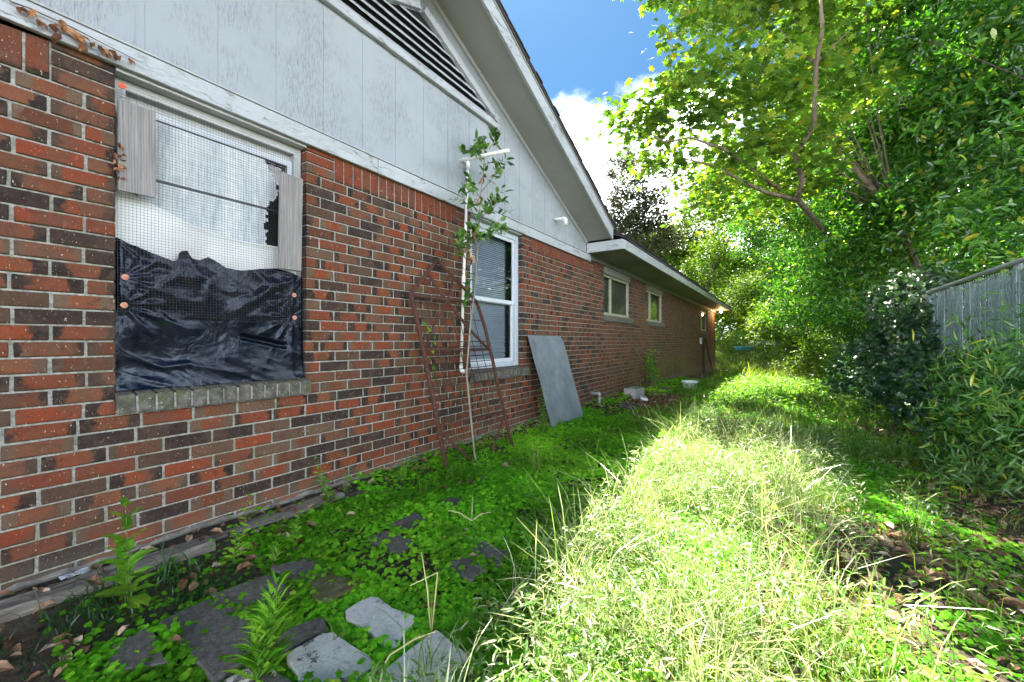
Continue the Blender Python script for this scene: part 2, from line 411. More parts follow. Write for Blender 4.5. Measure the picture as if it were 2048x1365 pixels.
def brick_geo(b):
    y0, y1, z0, z1, vert = b; pr = random.uniform(-.0015, .0015); e = .0025
    mb = MB(); mb.bbox((-DEP+.004, y0, z0), (pr, y1, z1), e)
    V = np.array(mb.v); cy, cz = (y0+y1)/2, (z0+z1)/2
    # tilt and wobble
    V[:, 0] += (V[:, 1]-cy)*random.uniform(-.012, .012)+(V[:, 2]-cz)*random.uniform(-.02, .02)
    V[:, 2] += (V[:, 1]-cy)*random.uniform(-.006, .006)+rng.normal(0, .0005, len(V))
    V[:, 1] += rng.normal(0, .0005, len(V))
    u = (V[:, 2]-cz)/(z1-z0)*2 if vert else (V[:, 1]-cy)/(.196)*2
    if not vert and y1-y0 < .14: u = u+random.choice((-.5, .5))
    col = (random.random(), random.random(), random.random(), 1)
    if random.random() < .14: col = (1.0, .9, .1, 1)      # clinker dark
    if vert: col = (random.uniform(.12, .5), random.uniform(.6, 1), random.random()*.5, 1)
    uv = np.stack([u, (V[:, 2]-cz)/(z1-z0)*2, np.full(len(V), random.random())], 1)
    return V, mb.q, mb.t, np.tile(col, (len(V), 1)), uv
order = sorted(bricks, key=area_px, reverse=True)
NSINGLE = 262
for b in order[:NSINGLE]:
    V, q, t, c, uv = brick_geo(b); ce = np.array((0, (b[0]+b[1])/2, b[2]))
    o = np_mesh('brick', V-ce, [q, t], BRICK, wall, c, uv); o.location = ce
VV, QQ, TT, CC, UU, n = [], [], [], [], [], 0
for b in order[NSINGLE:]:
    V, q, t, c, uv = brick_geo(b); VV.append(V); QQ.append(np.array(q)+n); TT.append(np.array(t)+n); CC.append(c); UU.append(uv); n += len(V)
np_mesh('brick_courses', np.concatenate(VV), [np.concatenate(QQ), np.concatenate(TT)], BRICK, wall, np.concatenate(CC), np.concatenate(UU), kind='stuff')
# rounded mortar smear at the wall foot
mb = MB()
for i in range(60):
    y = -2+i*.12; z = gz(.02, y)
    mb.tube([(0.0, y-.08, z+.01+random.uniform(-.02, .01)), (0.004, y, z+.015), (0.0, y+.09, z+.005)], [.010, .017, .008], 5)
mb.build('mortar_footing', mat_simple('dirty_mortar', (.10, .095, .085), (.24, .23, .21), 18, .95, bump=.9), wall)
SILLM = Mat('mossy_sill_brick')
_c = SILLM.ramp(SILLM.noise(25, 5, .7), [(.3, (.03, .028, .027)), (.5, (.085, .078, .068)), (.72, (.19, .175, .145))])
_c = SILLM.mix(SILLM.mr(SILLM.noise(9, 4, .7), .52, .66, 0, .6), _c, (.075, .085, .02))
_c = SILLM.mix(SILLM.mr(SILLM.noise(70, 4, .7), .60, .68, 0, .85), _c, (.34, .36, .35)); SILLM.set(_c, .9); SILLM.bump(SILLM.noise(70, 4, .7), .7, .005); SILLM = SILLM.m
def sill(y0, y1, zt, h, n, proud=.05, mat=SILLM):
    s = empty('window_sill'); s.parent = house
    m = MB(); m.box((-.16, y0+.006, zt-h+.01), (proud-.008, y1-.006, zt-.012)); m.build('mortar', MORTAR, s)
    me = None; p = (y1-y0)/n
    for i in range(n):
        ya = y0+i*p
        if p > .05:
            mb = MB(); mb.bbox((-.15, .005, -h), (proud+random.uniform(-.003, .003), p-.005, 0), .004)
            V = np.array(mb.v); V[:, 2] -= (V[:, 0]-0.0)*.16*(V[:, 2] > -h/2); V += rng.normal(0, .001, V.shape)
            o = np_mesh('brick', V, [mb.q, mb.t], mat, s, np.array(mb.c)); o.location = (0, ya, zt+.004)
sill(.565, 1.478, .808, .096, 13); sill(3.12, 4.18, .742, .096, 15)
sill(6.7, 8.36, 1.49, .10, 22, .035); sill(9.33, 11.02, 1.49, .10, 22, .035); sill(16.7, 18.6, 1.44, .10, 20, .035)
# frieze board over the near part
def frieze():
    mb = MB()
    mb.bbox((.006, -4, 2.30), (.034, 2.0, 2.405), .003); mb.bbox((.006, 2.004, 2.298), (.034, 6.08, 2.403), .003)
    mb.build('frieze_board', TRIM, house)
    mb = MB(); mb.bbox((.012, -4, 2.4065), (.041, 6.085, 2.414), .001); mb.build('drip_edge', TRIM2, house)
frieze()
# soffit panels over window heads
for (a, b) in ((.571, 1.467), (3.126, 4.077)):
    mb = MB(); mb.box((-.115, a, 2.285), (.005, b, 2.30)); mb.box((-.118, a+.001, 2.20), (-.10, b-.001, 2.284)); mb.build('window_head', TRIM2, house)
# gable siding boards, 12 inches on centre, shallow recessed channel between
SL = .425; YE = 5.98; ZE = 2.585; YR = 2.45; ZR = ZE+SL*(YE-YR)
def rake(y): return ZE+SL*(YE-y) if y > YR else ZR-SL*(YR-y)
gable = empty('gable'); gable.parent = house
VB = (3.50, 3.33)   # lower corner of the vent
VW = VB[0]-YR
def vz(y): return VB[1]+.03+SL*(VB[0]-abs(y-YR)-YR)
mb = MB(); mb.add([(.002, -2.4, 2.4), (.002, 5.98, 2.4), (.002, 5.98, ZE), (.002, YR, ZR), (.002, -2.4, rake(-2.4))], (), [(0, 1, 2), (0, 2, 3), (0, 3, 4)])
mb = MB()
for p, q in [(-2.4, VB[0]-2*VW), (VB[0]-2*VW, YR), (YR, VB[0]), (VB[0], 5.98)]:
    iv = abs((p+q)/2-YR) < VW; X_ = .002
    mb.add([(X_, p, 2.4), (X_, q, 2.4), (X_, q, VB[1] if iv else rake(q)), (X_, p, VB[1] if iv else rake(p))], [(0, 1, 2, 3)])
    if iv: mb.add([(X_, p, vz(p)), (X_, q, vz(q)), (X_, q, rake(q)), (X_, p, rake(p))], [(0, 1, 2, 3)])
mb.build('sheathing', SIDING, gable)
yb = .653-.3035*10
while yb < 5.95:
    a = yb+.019; b = min(yb+.3035-.019, 5.95)
    if b > a+.02:
        mb = MB(); mb2 = MB(); ys = sorted({a, b}|({YR} if a < YR < b else set())|({VB[0]} if a < VB[0] < b else set()))
        if a < YR < b: pass
        for p, q in zip(ys, ys[1:]):
            invent = abs((p+q)/2-YR) < VW
            tops = (VB[1], VB[1]) if invent else (rake(p)-.001, rake(q)-.001)
            x0, x1 = .0025, .006
            mb.add([(x0, p, 2.40), (x1, p, 2.40), (x0, q, 2.40), (x1, q, 2.40), (x0, p, tops[0]), (x1, p, tops[0]), (x0, q, tops[1]), (x1, q, tops[1])],
                   [(1, 3, 7, 5), (0, 1, 5, 4), (2, 6, 7, 3), (4, 5, 7, 6)])
            if invent:
                mb2.add([(x0, p, vz(p)), (x1, p, vz(p)), (x0, q, vz(q)), (x1, q, vz(q)), (x0, p, rake(p)), (x1, p, rake(p)), (x0, q, rake(q)), (x1, q, rake(q))],
                       [(1, 3, 7, 5), (0, 1, 3, 2)])
        if mb.n: mb.build('siding_board', SIDING, gable)
        if mb2.n: mb2.build('siding_board', SIDING, gable)
    yb += .3035
vent = empty('gable_vent'); vent.parent = house
mb = MB(); mb.add([(-.0, YR-VW, VB[1]), (-.0, VB[0], VB[1]), (-.0, YR, vz(YR))], (), [(0, 1, 2)]); mb.build('backing', DARK, vent)
mb = MB(); mb.bbox((.007, YR-VW-.1, VB[1]-.045), (.045, VB[0]+.06, VB[1]+.012), .003); mb.build('frame', TRIM, vent)
for sgn in (1, -1):
    L_ = math.hypot(VW, VW*SL)+.04; M = Matrix.Translation((0, YR+sgn*(VW+.05), VB[1]+.018)) @ Matrix.Rotation(sgn*(math.pi-math.atan(SL)) if sgn > 0 else math.atan(SL), 4, 'X')
    if sgn > 0: M = Matrix.Translation((0, VB[0]+.05, VB[1]+.018)) @ Matrix.Rotation(-math.atan(SL), 4, 'X') @ Matrix.Scale(-1, 4, Vector((0, 1, 0)))
    else: M = Matrix.Translation((0, YR-VW-.05, VB[1]+.018)) @ Matrix.Rotation(math.atan(SL), 4, 'X')
    mb = MB(); mb.bbox((.007, 0, 0), (.042, L_, .07), .003, M); mb.build('frame', TRIM, vent)
nz_ = 10; k = 0; z = VB[1]+.022
while z < vz(YR)-.06:
    hw = (vz(YR)-z)/SL-.03
    mb = MB(); yy = np.linspace(YR-hw, YR+hw, 14)
    for a, b in zip(yy, yy[1:]):
        j = random.uniform(-.002, .002)
        mb.add([(.036, a, z+j), (.036, b, z+j), (-.006, b, z+.055), (-.006, a, z+.055), (.034, a, z-.007+j), (.034, b, z-.007+j), (-.008, b, z+.045), (-.008, a, z+.045)],
               [(0, 1, 2, 3), (4, 7, 6, 5), (0, 4, 5, 1)])
    mb.build('slat', TRIM, vent); z += .068
# rake overhang: soffit, fascia, moulding, shingles
OV = .41
def rake_parts():
    for y0, y1 in ((YR, YE-.02), (YR, -2.6)):
        n = 8
        def strip(name, x0, x1, dz0, dz1, mat, e=0):
            mb = MB(); P = [(lerp(y0, y1, i/n), rake(lerp(y0, y1, i/n))) for i in range(n+1)]
            for (a, za), (b, zb) in zip(P, P[1:]):
                mb.add([(x, y, z+d) for (y, z) in ((a, za), (b, zb)) for x in (x0, x1) for d in (dz0, dz1)],
                       [(0, 2, 6, 4), (1, 5, 7, 3), (0, 4, 5, 1), (2, 3, 7, 6), (0, 1, 3, 2), (4, 6, 7, 5)])
            return mb.build(name, mat, house)
        strip('soffit_panel', .03, OV, 0, .012, SOFFIT)
        strip('moulding', .007, .029, -.045, .004, TRIM2)
        strip('rake_board', OV+.001, OV+.026, -.028, .125, TRIM)
        strip('drip_edge', OV+.0, OV+.04, .127, .135, TRIM2)
rake_parts()
def shingles():
    rf = empty('roof'); rf.parent = house
    # gable roof planes seen edge on at the rake
    for y0, y1 in ((YR, YE+.55), (YR, -3.2)):
        mb = MB(); sg = 1 if y1 > y0 else -1
        P = [(y0, rake(y0)+.14), (y1, ZE+.14+SL*(YE-y1) if sg > 0 else rake(y1)+.14)]
        x0, x1 = -9, OV+.05
        V = [(x, y, z+d) for (y, z) in P for x in (x0, x1) for d in (0, .03)]
        mb.add(V, [(0, 2, 6, 4), (1, 5, 7, 3), (0, 4, 5, 1), (2, 3, 7, 6), (0, 1, 3, 2), (4, 6, 7, 5)]); mb.build('decking', SHING, rf)
        L_ = abs(y1-y0); c = 0; y = y0
        while abs(y-y0) < L_:
            ya = y; yb_ = y+sg*.128; z = lambda q: (ZE+SL*(YE-q) if sg > 0 else ZR-SL*(YR-q))+.172
            j = random.uniform(-.006, .012); mb = MB()
            V = [(x, q, z(q)+d+(.007 if q == yb_ else 0)) for q in (ya, yb_) for x in (-.4, OV+.055+j) for d in (0, .012)]
            mb.add(V, [(0, 2, 6, 4), (1, 5, 7, 3), (0, 4, 5, 1), (2, 3, 7, 6), (0, 1, 3, 2), (4, 6, 7, 5)])
            if sg > 0: mb.build('shingle', SHING, rf)
            y = yb_
    return rf
roof = shingles()
# low eave over the far part
OE = .58; ZS = 2.425; YN = 5.99; YF = 21.7
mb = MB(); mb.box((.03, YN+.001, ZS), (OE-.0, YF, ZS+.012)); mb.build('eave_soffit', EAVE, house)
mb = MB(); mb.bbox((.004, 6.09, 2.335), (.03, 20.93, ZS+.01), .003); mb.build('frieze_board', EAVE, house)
mb = MB(); mb.bbox((OE+.001, YN-.022, ZS-.012), (OE+.026, YF, ZS+.125), .003); mb.build('fascia_board', TRIM, house)
mb = MB(); mb.bbox((.008, YN-.024, ZS-.008), (OE, YN-.001, ZS+.14), .003); mb.build('fascia_return', TRIM, house)
mb = MB(); mb.bbox((-3, YF+.001, ZS-.012), (OE+.02, YF+.026, ZS+.125), .003); mb.box((-3, 20.95, ZS), (.029, YF, ZS+.012)); mb.build('fascia_return', TRIM, house)
def far_roof():
    mb = MB(); z0 = ZS+.14; x1 = OE+.05
    mb.add([(x1, YN-.03, z0), (x1, YF+.05, z0), (-3.4, YF-3.5, z0+1.65), (-3.4, YN-.03, z0+1.65), (x1, YN-.03, z0+.02), (x1, YF+.05, z0+.02), (-3.4, YF-3.5, z0+1.68), (-3.4, YN-.03, z0+1.68)],
           [(0, 3, 2, 1), (4, 5, 6, 7), (0, 1, 5, 4), (0, 4, 7, 3)])
    mb.add([(x1, YF+.05, z0), (-7.4, YF+.05, z0), (-3.4, YF-3.5, z0+1.68)], (), [(0, 1, 2)])
    mb.build('decking', SHING, roof)
    y = YN-.03
    while y < YF:
        for c in range(2):
            xx = x1+.012-c*.13; m2 = MB(); j = random.uniform(-.004, .006); zz = z0+.022+c*.055
            M = Matrix.Translation((xx+j, y, zz)) @ Matrix.Rotation(math.atan(.42), 4, 'Y')
            m2.box((-.15, .002, 0), (0, .298, .012), M)
            if y < 14: m2.build('shingle', SHING, roof)
        y += .3
far_roof()
# house body behind the wall so it throws its shade
mb = MB(); mb.box((-9, -3.9, -.5), (-.35, 20.9, 2.41)); mb.build('house_body', DARK, house)
# ------------------------------------------------------------------ windows
GLASS = Mat('window_glass'); GLASS.set((.8, .85, .85), .03); GLASS.b.inputs['Transmission Weight'].default_value = 0
_g = GLASS.n('BsdfGlossy'); _g.inputs['Roughness'].default_value = .02; _t = GLASS.n('BsdfTransparent'); _t.inputs[0].default_value = (.86, .9, .9, 1)
_fr = GLASS.n('Fresnel', IOR=1.7); _m = GLASS.n('MixShader'); GLASS.L.new(_fr.outputs[0], _m.inputs[0]); GLASS.L.new(_t.outputs[0], _m.inputs[1]); GLASS.L.new(_g.outputs[0], _m.inputs[2]); GLASS.L.new(_m.outputs[0], GLASS.o.inputs[0]); GLASS = GLASS.m
def frame_ring(mb, y0, y1, z0, z1, w_, x0, x1, e=.002, wb=None):
    wb = wb or w_
    mb.bbox((x0, y0, z0), (x1, y0+w_, z1), e); mb.bbox((x0, y1-w_, z0), (x1, y1, z1), e)
    mb.bbox((x0+.001, y0+w_, z0), (x1-.001, y1-w_, z0+wb), e); mb.bbox((x0+.001, y0+w_, z1-w_), (x1-.001, y1-w_, z1), e)
BLIND = mat_simple('blind_slat_paint', (.34, .40, .50), (.42, .48, .58), 8, .6, bump=.02)
CURT = Mat('white_curtain'); _w = CURT.n('TexWave', wave_type='BANDS', bands_direction='Y', Scale=9, Distortion=2.5); CURT.L.new(CURT.P(), _w.inputs['Vector'])
CURT.set(CURT.ramp(_w.outputs['Fac'], [(.1, (.50, .57, .66)), (.9, (.82, .86, .90))]), .9); CURT = CURT.m
GAUZE = Mat('white_gauze'); _w = GAUZE.noise(120, 3, .8, stretch=(1, 1, .07)); _w2 = GAUZE.noise(11, 3, .6, stretch=(1, 1, .12)); _h = GAUZE.noise(260, 1, .5, stretch=(1, .03, 1))
_k = GAUZE.math('ADD', GAUZE.math('MULTIPLY', _w, .6), GAUZE.math('MULTIPLY', _w2, .5)); GAUZE.set(GAUZE.mix(GAUZE.mr(_h, .35, .65, 0, .35), GAUZE.ramp(_k, [(.36, (.26, .31, .36)), (.5, (.55, .60, .64)), (.68, (.80, .83, .84))]), (.30, .34, .38)), .9); GAUZE = GAUZE.m
# window over the sill with mesh: box frame deep in the opening
def window_mesh():
    wn = empty('window'); wn.parent = house; y0, y1, z0, z1 = .571, 1.467, .812, 2.2
    mb = MB(); frame_ring(mb, y0+.002, y1-.002, z0, 2.283, .045, -.10, -.055); mb.build('frame', TRIM2, wn)
    mb = MB(); frame_ring(mb, y0+.05, y1-.05, 1.5, 2.19, .035, -.095, -.07); mb.build('sash', VINYL, wn)
    mb = MB(); frame_ring(mb, y0+.085, y1-.085, 1.52, 2.155, .009, -.069, -.062); mb.bbox((-.085, y0+.07, 1.845), (-.064, y1-.07, 1.858), .002); mb.build('glazing_bar', mat_simple('dark_bronze', (.02, .02, .03), (.05, .05, .07), 20, .4), wn)
    mb = MB(); mb.add([(-.09, y0+.05, .85), (-.09, y1-.05, .85), (-.09, y1-.05, 2.18), (-.09, y0+.05, 2.18)], [(0, 1, 2, 3)]); mb.build('pane', GLASS, wn)
    # gauze screen tacked over the upper sash, torn at one edge
    ny, nz = 90, 60; V = []; ok = []
    for j in range(nz):
        zz = lerp(1.55, 2.15, j/(nz-1))
        for i in range(ny):
            y = lerp(y0+.085, y1-.085, i/(ny-1)); V.append((-.068+.0035*noise.noise(Vector((y*9, zz*1.5, 0))), y, zz))
            edge = pl(zz, [(1.55, 1.30), (1.64, 1.262), (1.80, 1.262), (1.92, 1.30), (1.97, 1.33), (2.03, 1.33), (2.07, 1.30), (2.15, 1.25)])+.03*noise.noise(Vector((y*30, zz*30, 2)))
            ok.append(y < edge)
    Fq = []
    for j in range(nz-1):
        for i in range(ny-1):
            q = (j*ny+i, j*ny+i+1, (j+1)*ny+i+1, (j+1)*ny+i)
            if all(ok[t] for t in q): Fq.append(q)
    np_mesh('gauze_screen', np.array(V), np.array(Fq), GAUZE, wn, smooth=True)
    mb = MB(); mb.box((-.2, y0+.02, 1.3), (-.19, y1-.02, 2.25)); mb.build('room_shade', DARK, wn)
window_mesh()
def window_blind():
    wn = empty('window'); wn.parent = house; y0, y1, z0, z1 = 3.128, 4.075, .765, 2.283
    mb = MB(); frame_ring(mb, y0, y1, z0, z1, .062, -.11, -.05, wb=.05); mb.build('frame', mat_paint('old_frame_paint', (.45, .50, .57), (.22, .24, .27), .6), wn)
    for i, (a, b, x) in enumerate(((1.47, 2.222, -.064), (.815, 1.50, -.085))):
        mb = MB(); frame_ring(mb, y0+.063, y1-.063, a, b, .036, x-.022, x, wb=.042); mb.build('sash', VINYL, wn)
        mb = MB(); mb.add([(x-.013, y0+.09, a+.03), (x-.013, y1-.09, a+.03), (x-.013, y1-.09, b-.03), (x-.013, y0+.09, b-.03)], [(0, 1, 2, 3)]); mb.build('pane', GLASS, wn)
    bl = MB(); z = .86
    while z < 2.19:
        sag = .0
        M = Matrix.Translation((-.15, (y0+y1)/2, z)) @ Matrix.Rotation(R(58+random.uniform(-4, 4)), 4, 'Y') @ Matrix.Rotation(random.uniform(-.006, .006)*(3 if z < 1.1 else 1), 4, 'X')
        bl.box((-.0125, y0-(y0+y1)/2+.075, 0), (.0125, y1-(y0+y1)/2-.14, .0012), M); z += .0225
    bl.build('blind', BLIND, wn, kind='stuff')
    mb = MB(); mb.box((-.17, y0, .7), (-.168, y1, 2.28)); mb.build('room_shade', mat_simple('dim_room', (.03, .035, .045), (.05, .055, .07), 3, .9, bump=0), wn)
window_blind()
YELF = mat_simple('aged_cream_frame', (.26, .26, .18), (.36, .36, .26), 12, .5, bump=.1)
PANEG = mat_simple('dull_window_shade', (.075, .07, .062), (.12, .11, .095), 5, .6, bump=0)
for i, (y0, y1, z0, z1) in enumerate(OPEN[2:]):
    wn = empty('window'); wn.parent = house; zb = z0+.035
    mb = MB(); frame_ring(mb, y0+.01, y1-.01, zb, z1+.01, .05, -.09, -.045); mb.bbox((-.085, lerp(y0, y1, .30), zb+.05), (-.05, lerp(y0, y1, .34), z1-.04), .002)
    mb.build('frame', YELF, wn)
    mb = MB(); mb.add([(-.08, y0+.05, zb+.04), (-.08, y1-.05, zb+.04), (-.08, y1-.05, z1-.03), (-.08, y0+.05, z1-.03)], [(0, 1, 2, 3)]); mb.build('pane', GLASS, wn)
    mb = MB(); mb.box((-.12, y0+.02, zb), (-.118, y1-.02, z1)); mb.build('shade', PANEG, wn)
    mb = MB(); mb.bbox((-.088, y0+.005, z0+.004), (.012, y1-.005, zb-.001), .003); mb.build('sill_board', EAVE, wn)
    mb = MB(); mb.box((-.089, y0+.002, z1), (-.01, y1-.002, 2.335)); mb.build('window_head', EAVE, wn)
# ------------------------------------------------------------------ things on the covered window
PLAST = Mat('black_plastic'); PLAST.set(PLAST.ramp(PLAST.noise(6, 3), [(.3, (.002, .003, .007)), (.7, (.004, .006, .015))]), PLAST.mr(PLAST.noise(14, 4), .3, .7, .12, .26)); PLAST.b.inputs['Specular IOR Level'].default_value = .3; PLAST.b.inputs['Specular Tint'].default_value = (.7, .82, 1, 1)
PLAST.bump(PLAST.noise(9, 4, .55, dist=2.0), .35, .012); PLAST = PLAST.m
def plastic():
    ny, nz = 130, 110; V = np.zeros((nz, ny, 3))
    top = [(.571, 1.535), (.62, 1.505), (.70, 1.475), (.78, 1.45), (.80, 1.455), (.812, 1.505), (.845, 1.515), (.862, 1.48), (.90, 1.475), (.94, 1.50), (.975, 1.485), (1.03, 1.455), (1.10, 1.45), (1.2, 1.475), (1.3, 1.49), (1.4, 1.47), (1.467, 1.45)]
    anchors = [(.60, 1.345), (.597, 1.215), (1.385, 1.33), (1.385, 1.20), (.575, 1.52), (1.45, 1.46)]
    for j in range(nz):
        for i in range(ny):
            u = i/(ny-1); v = j/(nz-1); y = lerp(.574, 1.464, u); z = lerp(.818, pl(y, top), v)
            n1 = noise.noise(Vector((y*5, z*6, 1))); n2 = noise.noise(Vector((y*13+n1*2, z*11, 4))); n3 = noise.noise(Vector((y*30, z*24+n2*2, 7)))
            up = min(1, max(0, (z-1.16)/.14)); lo = 1-up
            def fold(a_, k_, s_, o_, w_=.3):
                q = y*math.cos(a_)+z*math.sin(a_); q2 = -y*math.sin(a_)+z*math.cos(a_)
                return max(0, 1-abs(noise.noise(Vector((q*s_+.25*noise.noise(Vector((y*7, z*7, o_+9))), q2*k_, o_))))/w_)
            amp = max(0, .35+1.4*noise.noise(Vector((y*3.2, z*3.4, 21))))
            d = .012*n1+up*(.022*fold(-.6, 1.8, 4.5, 3, .35)+.010*fold(.9, 2, 7, 5, .3)*amp+.0015*n3)+lo*(.010*fold(1.35, 1.6, 5.5, 2, .25)*amp+.006*fold(1.1, 2, 12, 8, .22)*amp+.001*n3)
            for (ay, az) in anchors:
                dy, dz = y-ay, z-az; rr = math.hypot(dy, dz); a = math.atan2(dz, dy)
                d += .016*math.exp(-rr*6)*(1-abs(math.sin(a*6+ay*9)))*min(1, rr*12)
            # torn pocket low in the sheet
            q = (z-(1.045-(y-1.24)*.22)); 
            if 1.10 < y < 1.36 and abs(q) < .02: d += -.03*(1-abs(q)/.02)
            edge = min(1, (y-.574)/.02, (1.464-y)/.02)
            V[j, i] = (-.032+max(-.02, min(.028, d))*max(.1, edge)+(.02*(1-v)**8), y, z+.004*n2)
    I = (np.arange(nz-1)[:, None]*ny+np.arange(ny-1)[None, :]).ravel()
    o = np_mesh('plastic_sheet', V.reshape(-1, 3), np.stack([I, I+1, I+ny+1, I+ny], 1), PLAST, smooth=True)
    tag(o, 'crumpled glossy black plastic sheet covering lower half of a window', 'plastic sheet')
plastic()
def canvas():
    ny, nz = 70, 40; V = []
    def top(y): return pl(y, [(.571, 1.78), (.70, 1.73), (.85, 1.67), (1.0, 1.635), (1.15, 1.625), (1.3, 1.63), (1.467, 1.66)])
    for j in range(nz):
        for i in range(ny):
            y = lerp(.578, 1.43, i/(ny-1)); v = j/(nz-1); z = lerp(1.36, top(y), v)
            V.append((-.05+.006*noise.noise(Vector((y*4+z*5, z*6, 0)))+.009*math.exp(-((v-.97)/.025)**2), y, z))
    I = (np.arange(nz-1)[:, None]*ny+np.arange(ny-1)[None, :]).ravel()
    m = Mat('off_white_canvas'); m.set(m.ramp(m.noise(5, 4), [(.3, (.58, .60, .60)), (.7, (.74, .77, .78))]), .9); m.bump(m.noise(300, 2), .2, .002)
    o = np_mesh('canvas_cloth', np.array(V), np.stack([I, I+1, I+ny+1, I+ny], 1), m.m, smooth=True)
    tag(o, 'off-white cloth sagging behind the wire mesh above the black plastic', 'cloth')
canvas()
def hardware_cloth():
    e = empty('wire_mesh', 'square wire mesh nailed over the plastic covered window', 'wire mesh'); mb = MB()
    def X(y, z): return .003+.005*noise.noise(Vector((y*3, z*3, 5)))+(.006 if z < 1.5 else 0)
    def low(y): return pl(y, [(.57, 1.19), (.75, 1.175), (.95, 1.17), (1.1, 1.16), (1.25, 1.15), (1.45, 1.14)])
    st = .0135; y = .575; r = .00075
    while y < 1.462:
        zz = np.arange(low(y)-random.uniform(0, .012), 2.235+random.uniform(-.02, .01), .07)
        mb.tube([(X(y, q), y+.003*noise.noise(Vector((y*2, q*5, 1))), q) for q in zz], r, 3, cap=False); y += st
    z = 1.16
    while z < 2.235:
        yy = np.arange(.574, 1.466, .06)
        mb.tube([(X(q, z)+.0006, q, z+.004*noise.noise(Vector((q*3, z*2, 9)))) for q in yy if z >= low(q)-.005], r, 3, cap=False); z += st
    mb.build('wires', mat_simple('dull_wire', (.03, .03, .033), (.09, .09, .10), 80, .6, bump=0), e, kind='stuff')
    RED = mat_simple('orange_cap', (.5, .06, .02), (.65, .1, .03), 20, .5, bump=0); CO = mat_simple('rusty_washer', (.42, .16, .10), (.55, .27, .2), 60, .6)
    for i, (y, z) in enumerate([(.590, 2.222), (.60, 1.345), (.597, 1.215), (1.385, 1.335), (1.388, 1.195)]):
        w_ = MB(); w_.tube([(.008, y, z), (.013, y, z), (.014, y, z)], [.0135, .0135, .011], 14); w_.tube([(.0145, y, z), (.019, y, z)], [.005, .004], 8)
        w_.build('washer', RED if i == 0 else CO, e, smooth=False)
hardware_cloth()
def plank(name, y0, y1, z0, z1, label, tilt=0):
    mb = MB(); mb.bbox((-.011, -(y1-y0)/2, -(z1-z0)/2), (.011, (y1-y0)/2, (z1-z0)/2), .002)
    V = np.array(mb.v); V[:, 2] += rng.normal(0, .0015, len(V))
    o = np_mesh(name, V, [mb.q, mb.t], WOOD); o.location = (.029, (y0+y1)/2, (z0+z1)/2); o.rotation_euler = (tilt, 0, 0)
    tag(o, label, 'board', 'weathered boards holding the window mesh'); return o
plank('wooden_board', .572, .704, 1.735, 2.145, 'short wide grey board with a knot nailed beside the orange washer', 0)
plank('wooden_board', 1.285, 1.42, 1.485, 2.065, 'longer narrow grey board with arched grain beside the brick jamb', R(-1))
# ------------------------------------------------------------------ foliage generators
def rotmats(nrm, spin):
    """frames with z=nrm, random spin"""
    n_ = nrm/np.linalg.norm(nrm, axis=1, keepdims=True)
    ref = np.where(np.abs(n_[:, 2:3]) < .95, np.array([[0, 0, 1.]]), np.array([[1., 0, 0]]))
    x = np.cross(ref, n_); x /= np.linalg.norm(x, axis=1, keepdims=True); y = np.cross(n_, x)
    c, s = np.cos(spin)[:, None], np.sin(spin)[:, None]
    a = x*c+y*s; b = np.cross(n_, a)
    return np.stack([a, b, n_], 2)
def frames(d, nrm):
    """x along d (leaf axis), z near nrm"""
    d = d/np.linalg.norm(d, axis=1, keepdims=True); b = np.cross(nrm, d); b /= np.linalg.norm(b, axis=1, keepdims=True)+1e-9
    return np.stack([d, b, np.cross(d, b)], 2)
def scatter(name, tmpl, pos, Rm, sc, mat, parent=None, kind=None, rnd=None, g=None):
    V, Fc = tmpl; k = len(V); n = len(pos)
    W = np.einsum('nij,kj->nki', Rm, V)*sc[:, None, None]+pos[:, None, :]
    fs = [(np.asarray(f)[None]+(np.arange(n)*k)[:, None, None]).reshape(-1, np.asarray(f).shape[1]) for f in Fc if len(f)]
    r = rng.random(n) if rnd is None else rnd
    bc = np.repeat(np.stack([r, rng.random(n) if g is None else g, np.zeros(n), np.ones(n)], 1), k, 0)
    return np_mesh(name, W.reshape(-1, 3), fs, mat, parent, bc, kind=kind)
T_RHOMB = (np.array([(0, 0, 0), (.45, .26, .06), (1, 0, -.06), (.45, -.26, .06)]), [[(0, 1, 2), (0, 2, 3)]])
T_OVAL = (np.array([(0, 0, 0), (.3, .17, .04), (.7, .15, .03), (1, 0, -.08), (.7, -.15, .03), (.3, -.17, .04), (.3, 0, .0), (.7, 0, -.02)]),
          [[(0, 6, 1), (2, 7, 3), (0, 5, 6), (7, 4, 3)], [(1, 6, 7, 2), (6, 5, 4, 7)]])
T_LANCE = (np.array([(0, 0, 0), (.25, .07, .02), (.65, .065, .02), (1, 0, -.14), (.65, -.065, .02), (.25, -.07, .02), (.25, 0, .0), (.65, 0, -.01)]), T_OVAL[1])
def palm(lobes, inner, n=None, cup=.08):
    V = [(0, 0, 0)]; m = len(lobes)
    for i, (a, r) in enumerate(lobes):
        V.append((.38+r*math.cos(R(a)), r*math.sin(R(a)), -cup*r)); 
        if i < m-1:
            am = (a+lobes[i+1][0])/2; V.append((.38+inner*math.cos(R(am)), inner*math.sin(R(am)), cup*.4))
    V.append((0.38, 0, .03)); c = len(V)-1
    tr = [(c, i, i+1) for i in range(1, c-1)]+[(c, c-1, 0), (c, 0, 1)]
    return (np.array(V), [tr])
T_SYC = palm([(-150, .34), (-95, .52), (-45, .6), (0, .66), (45, .6), (95, .52), (150, .34)], .33)
T_IVY = palm([(-140, .4), (-62, .5), (0, .62), (62, .5), (140, .4)], .30)
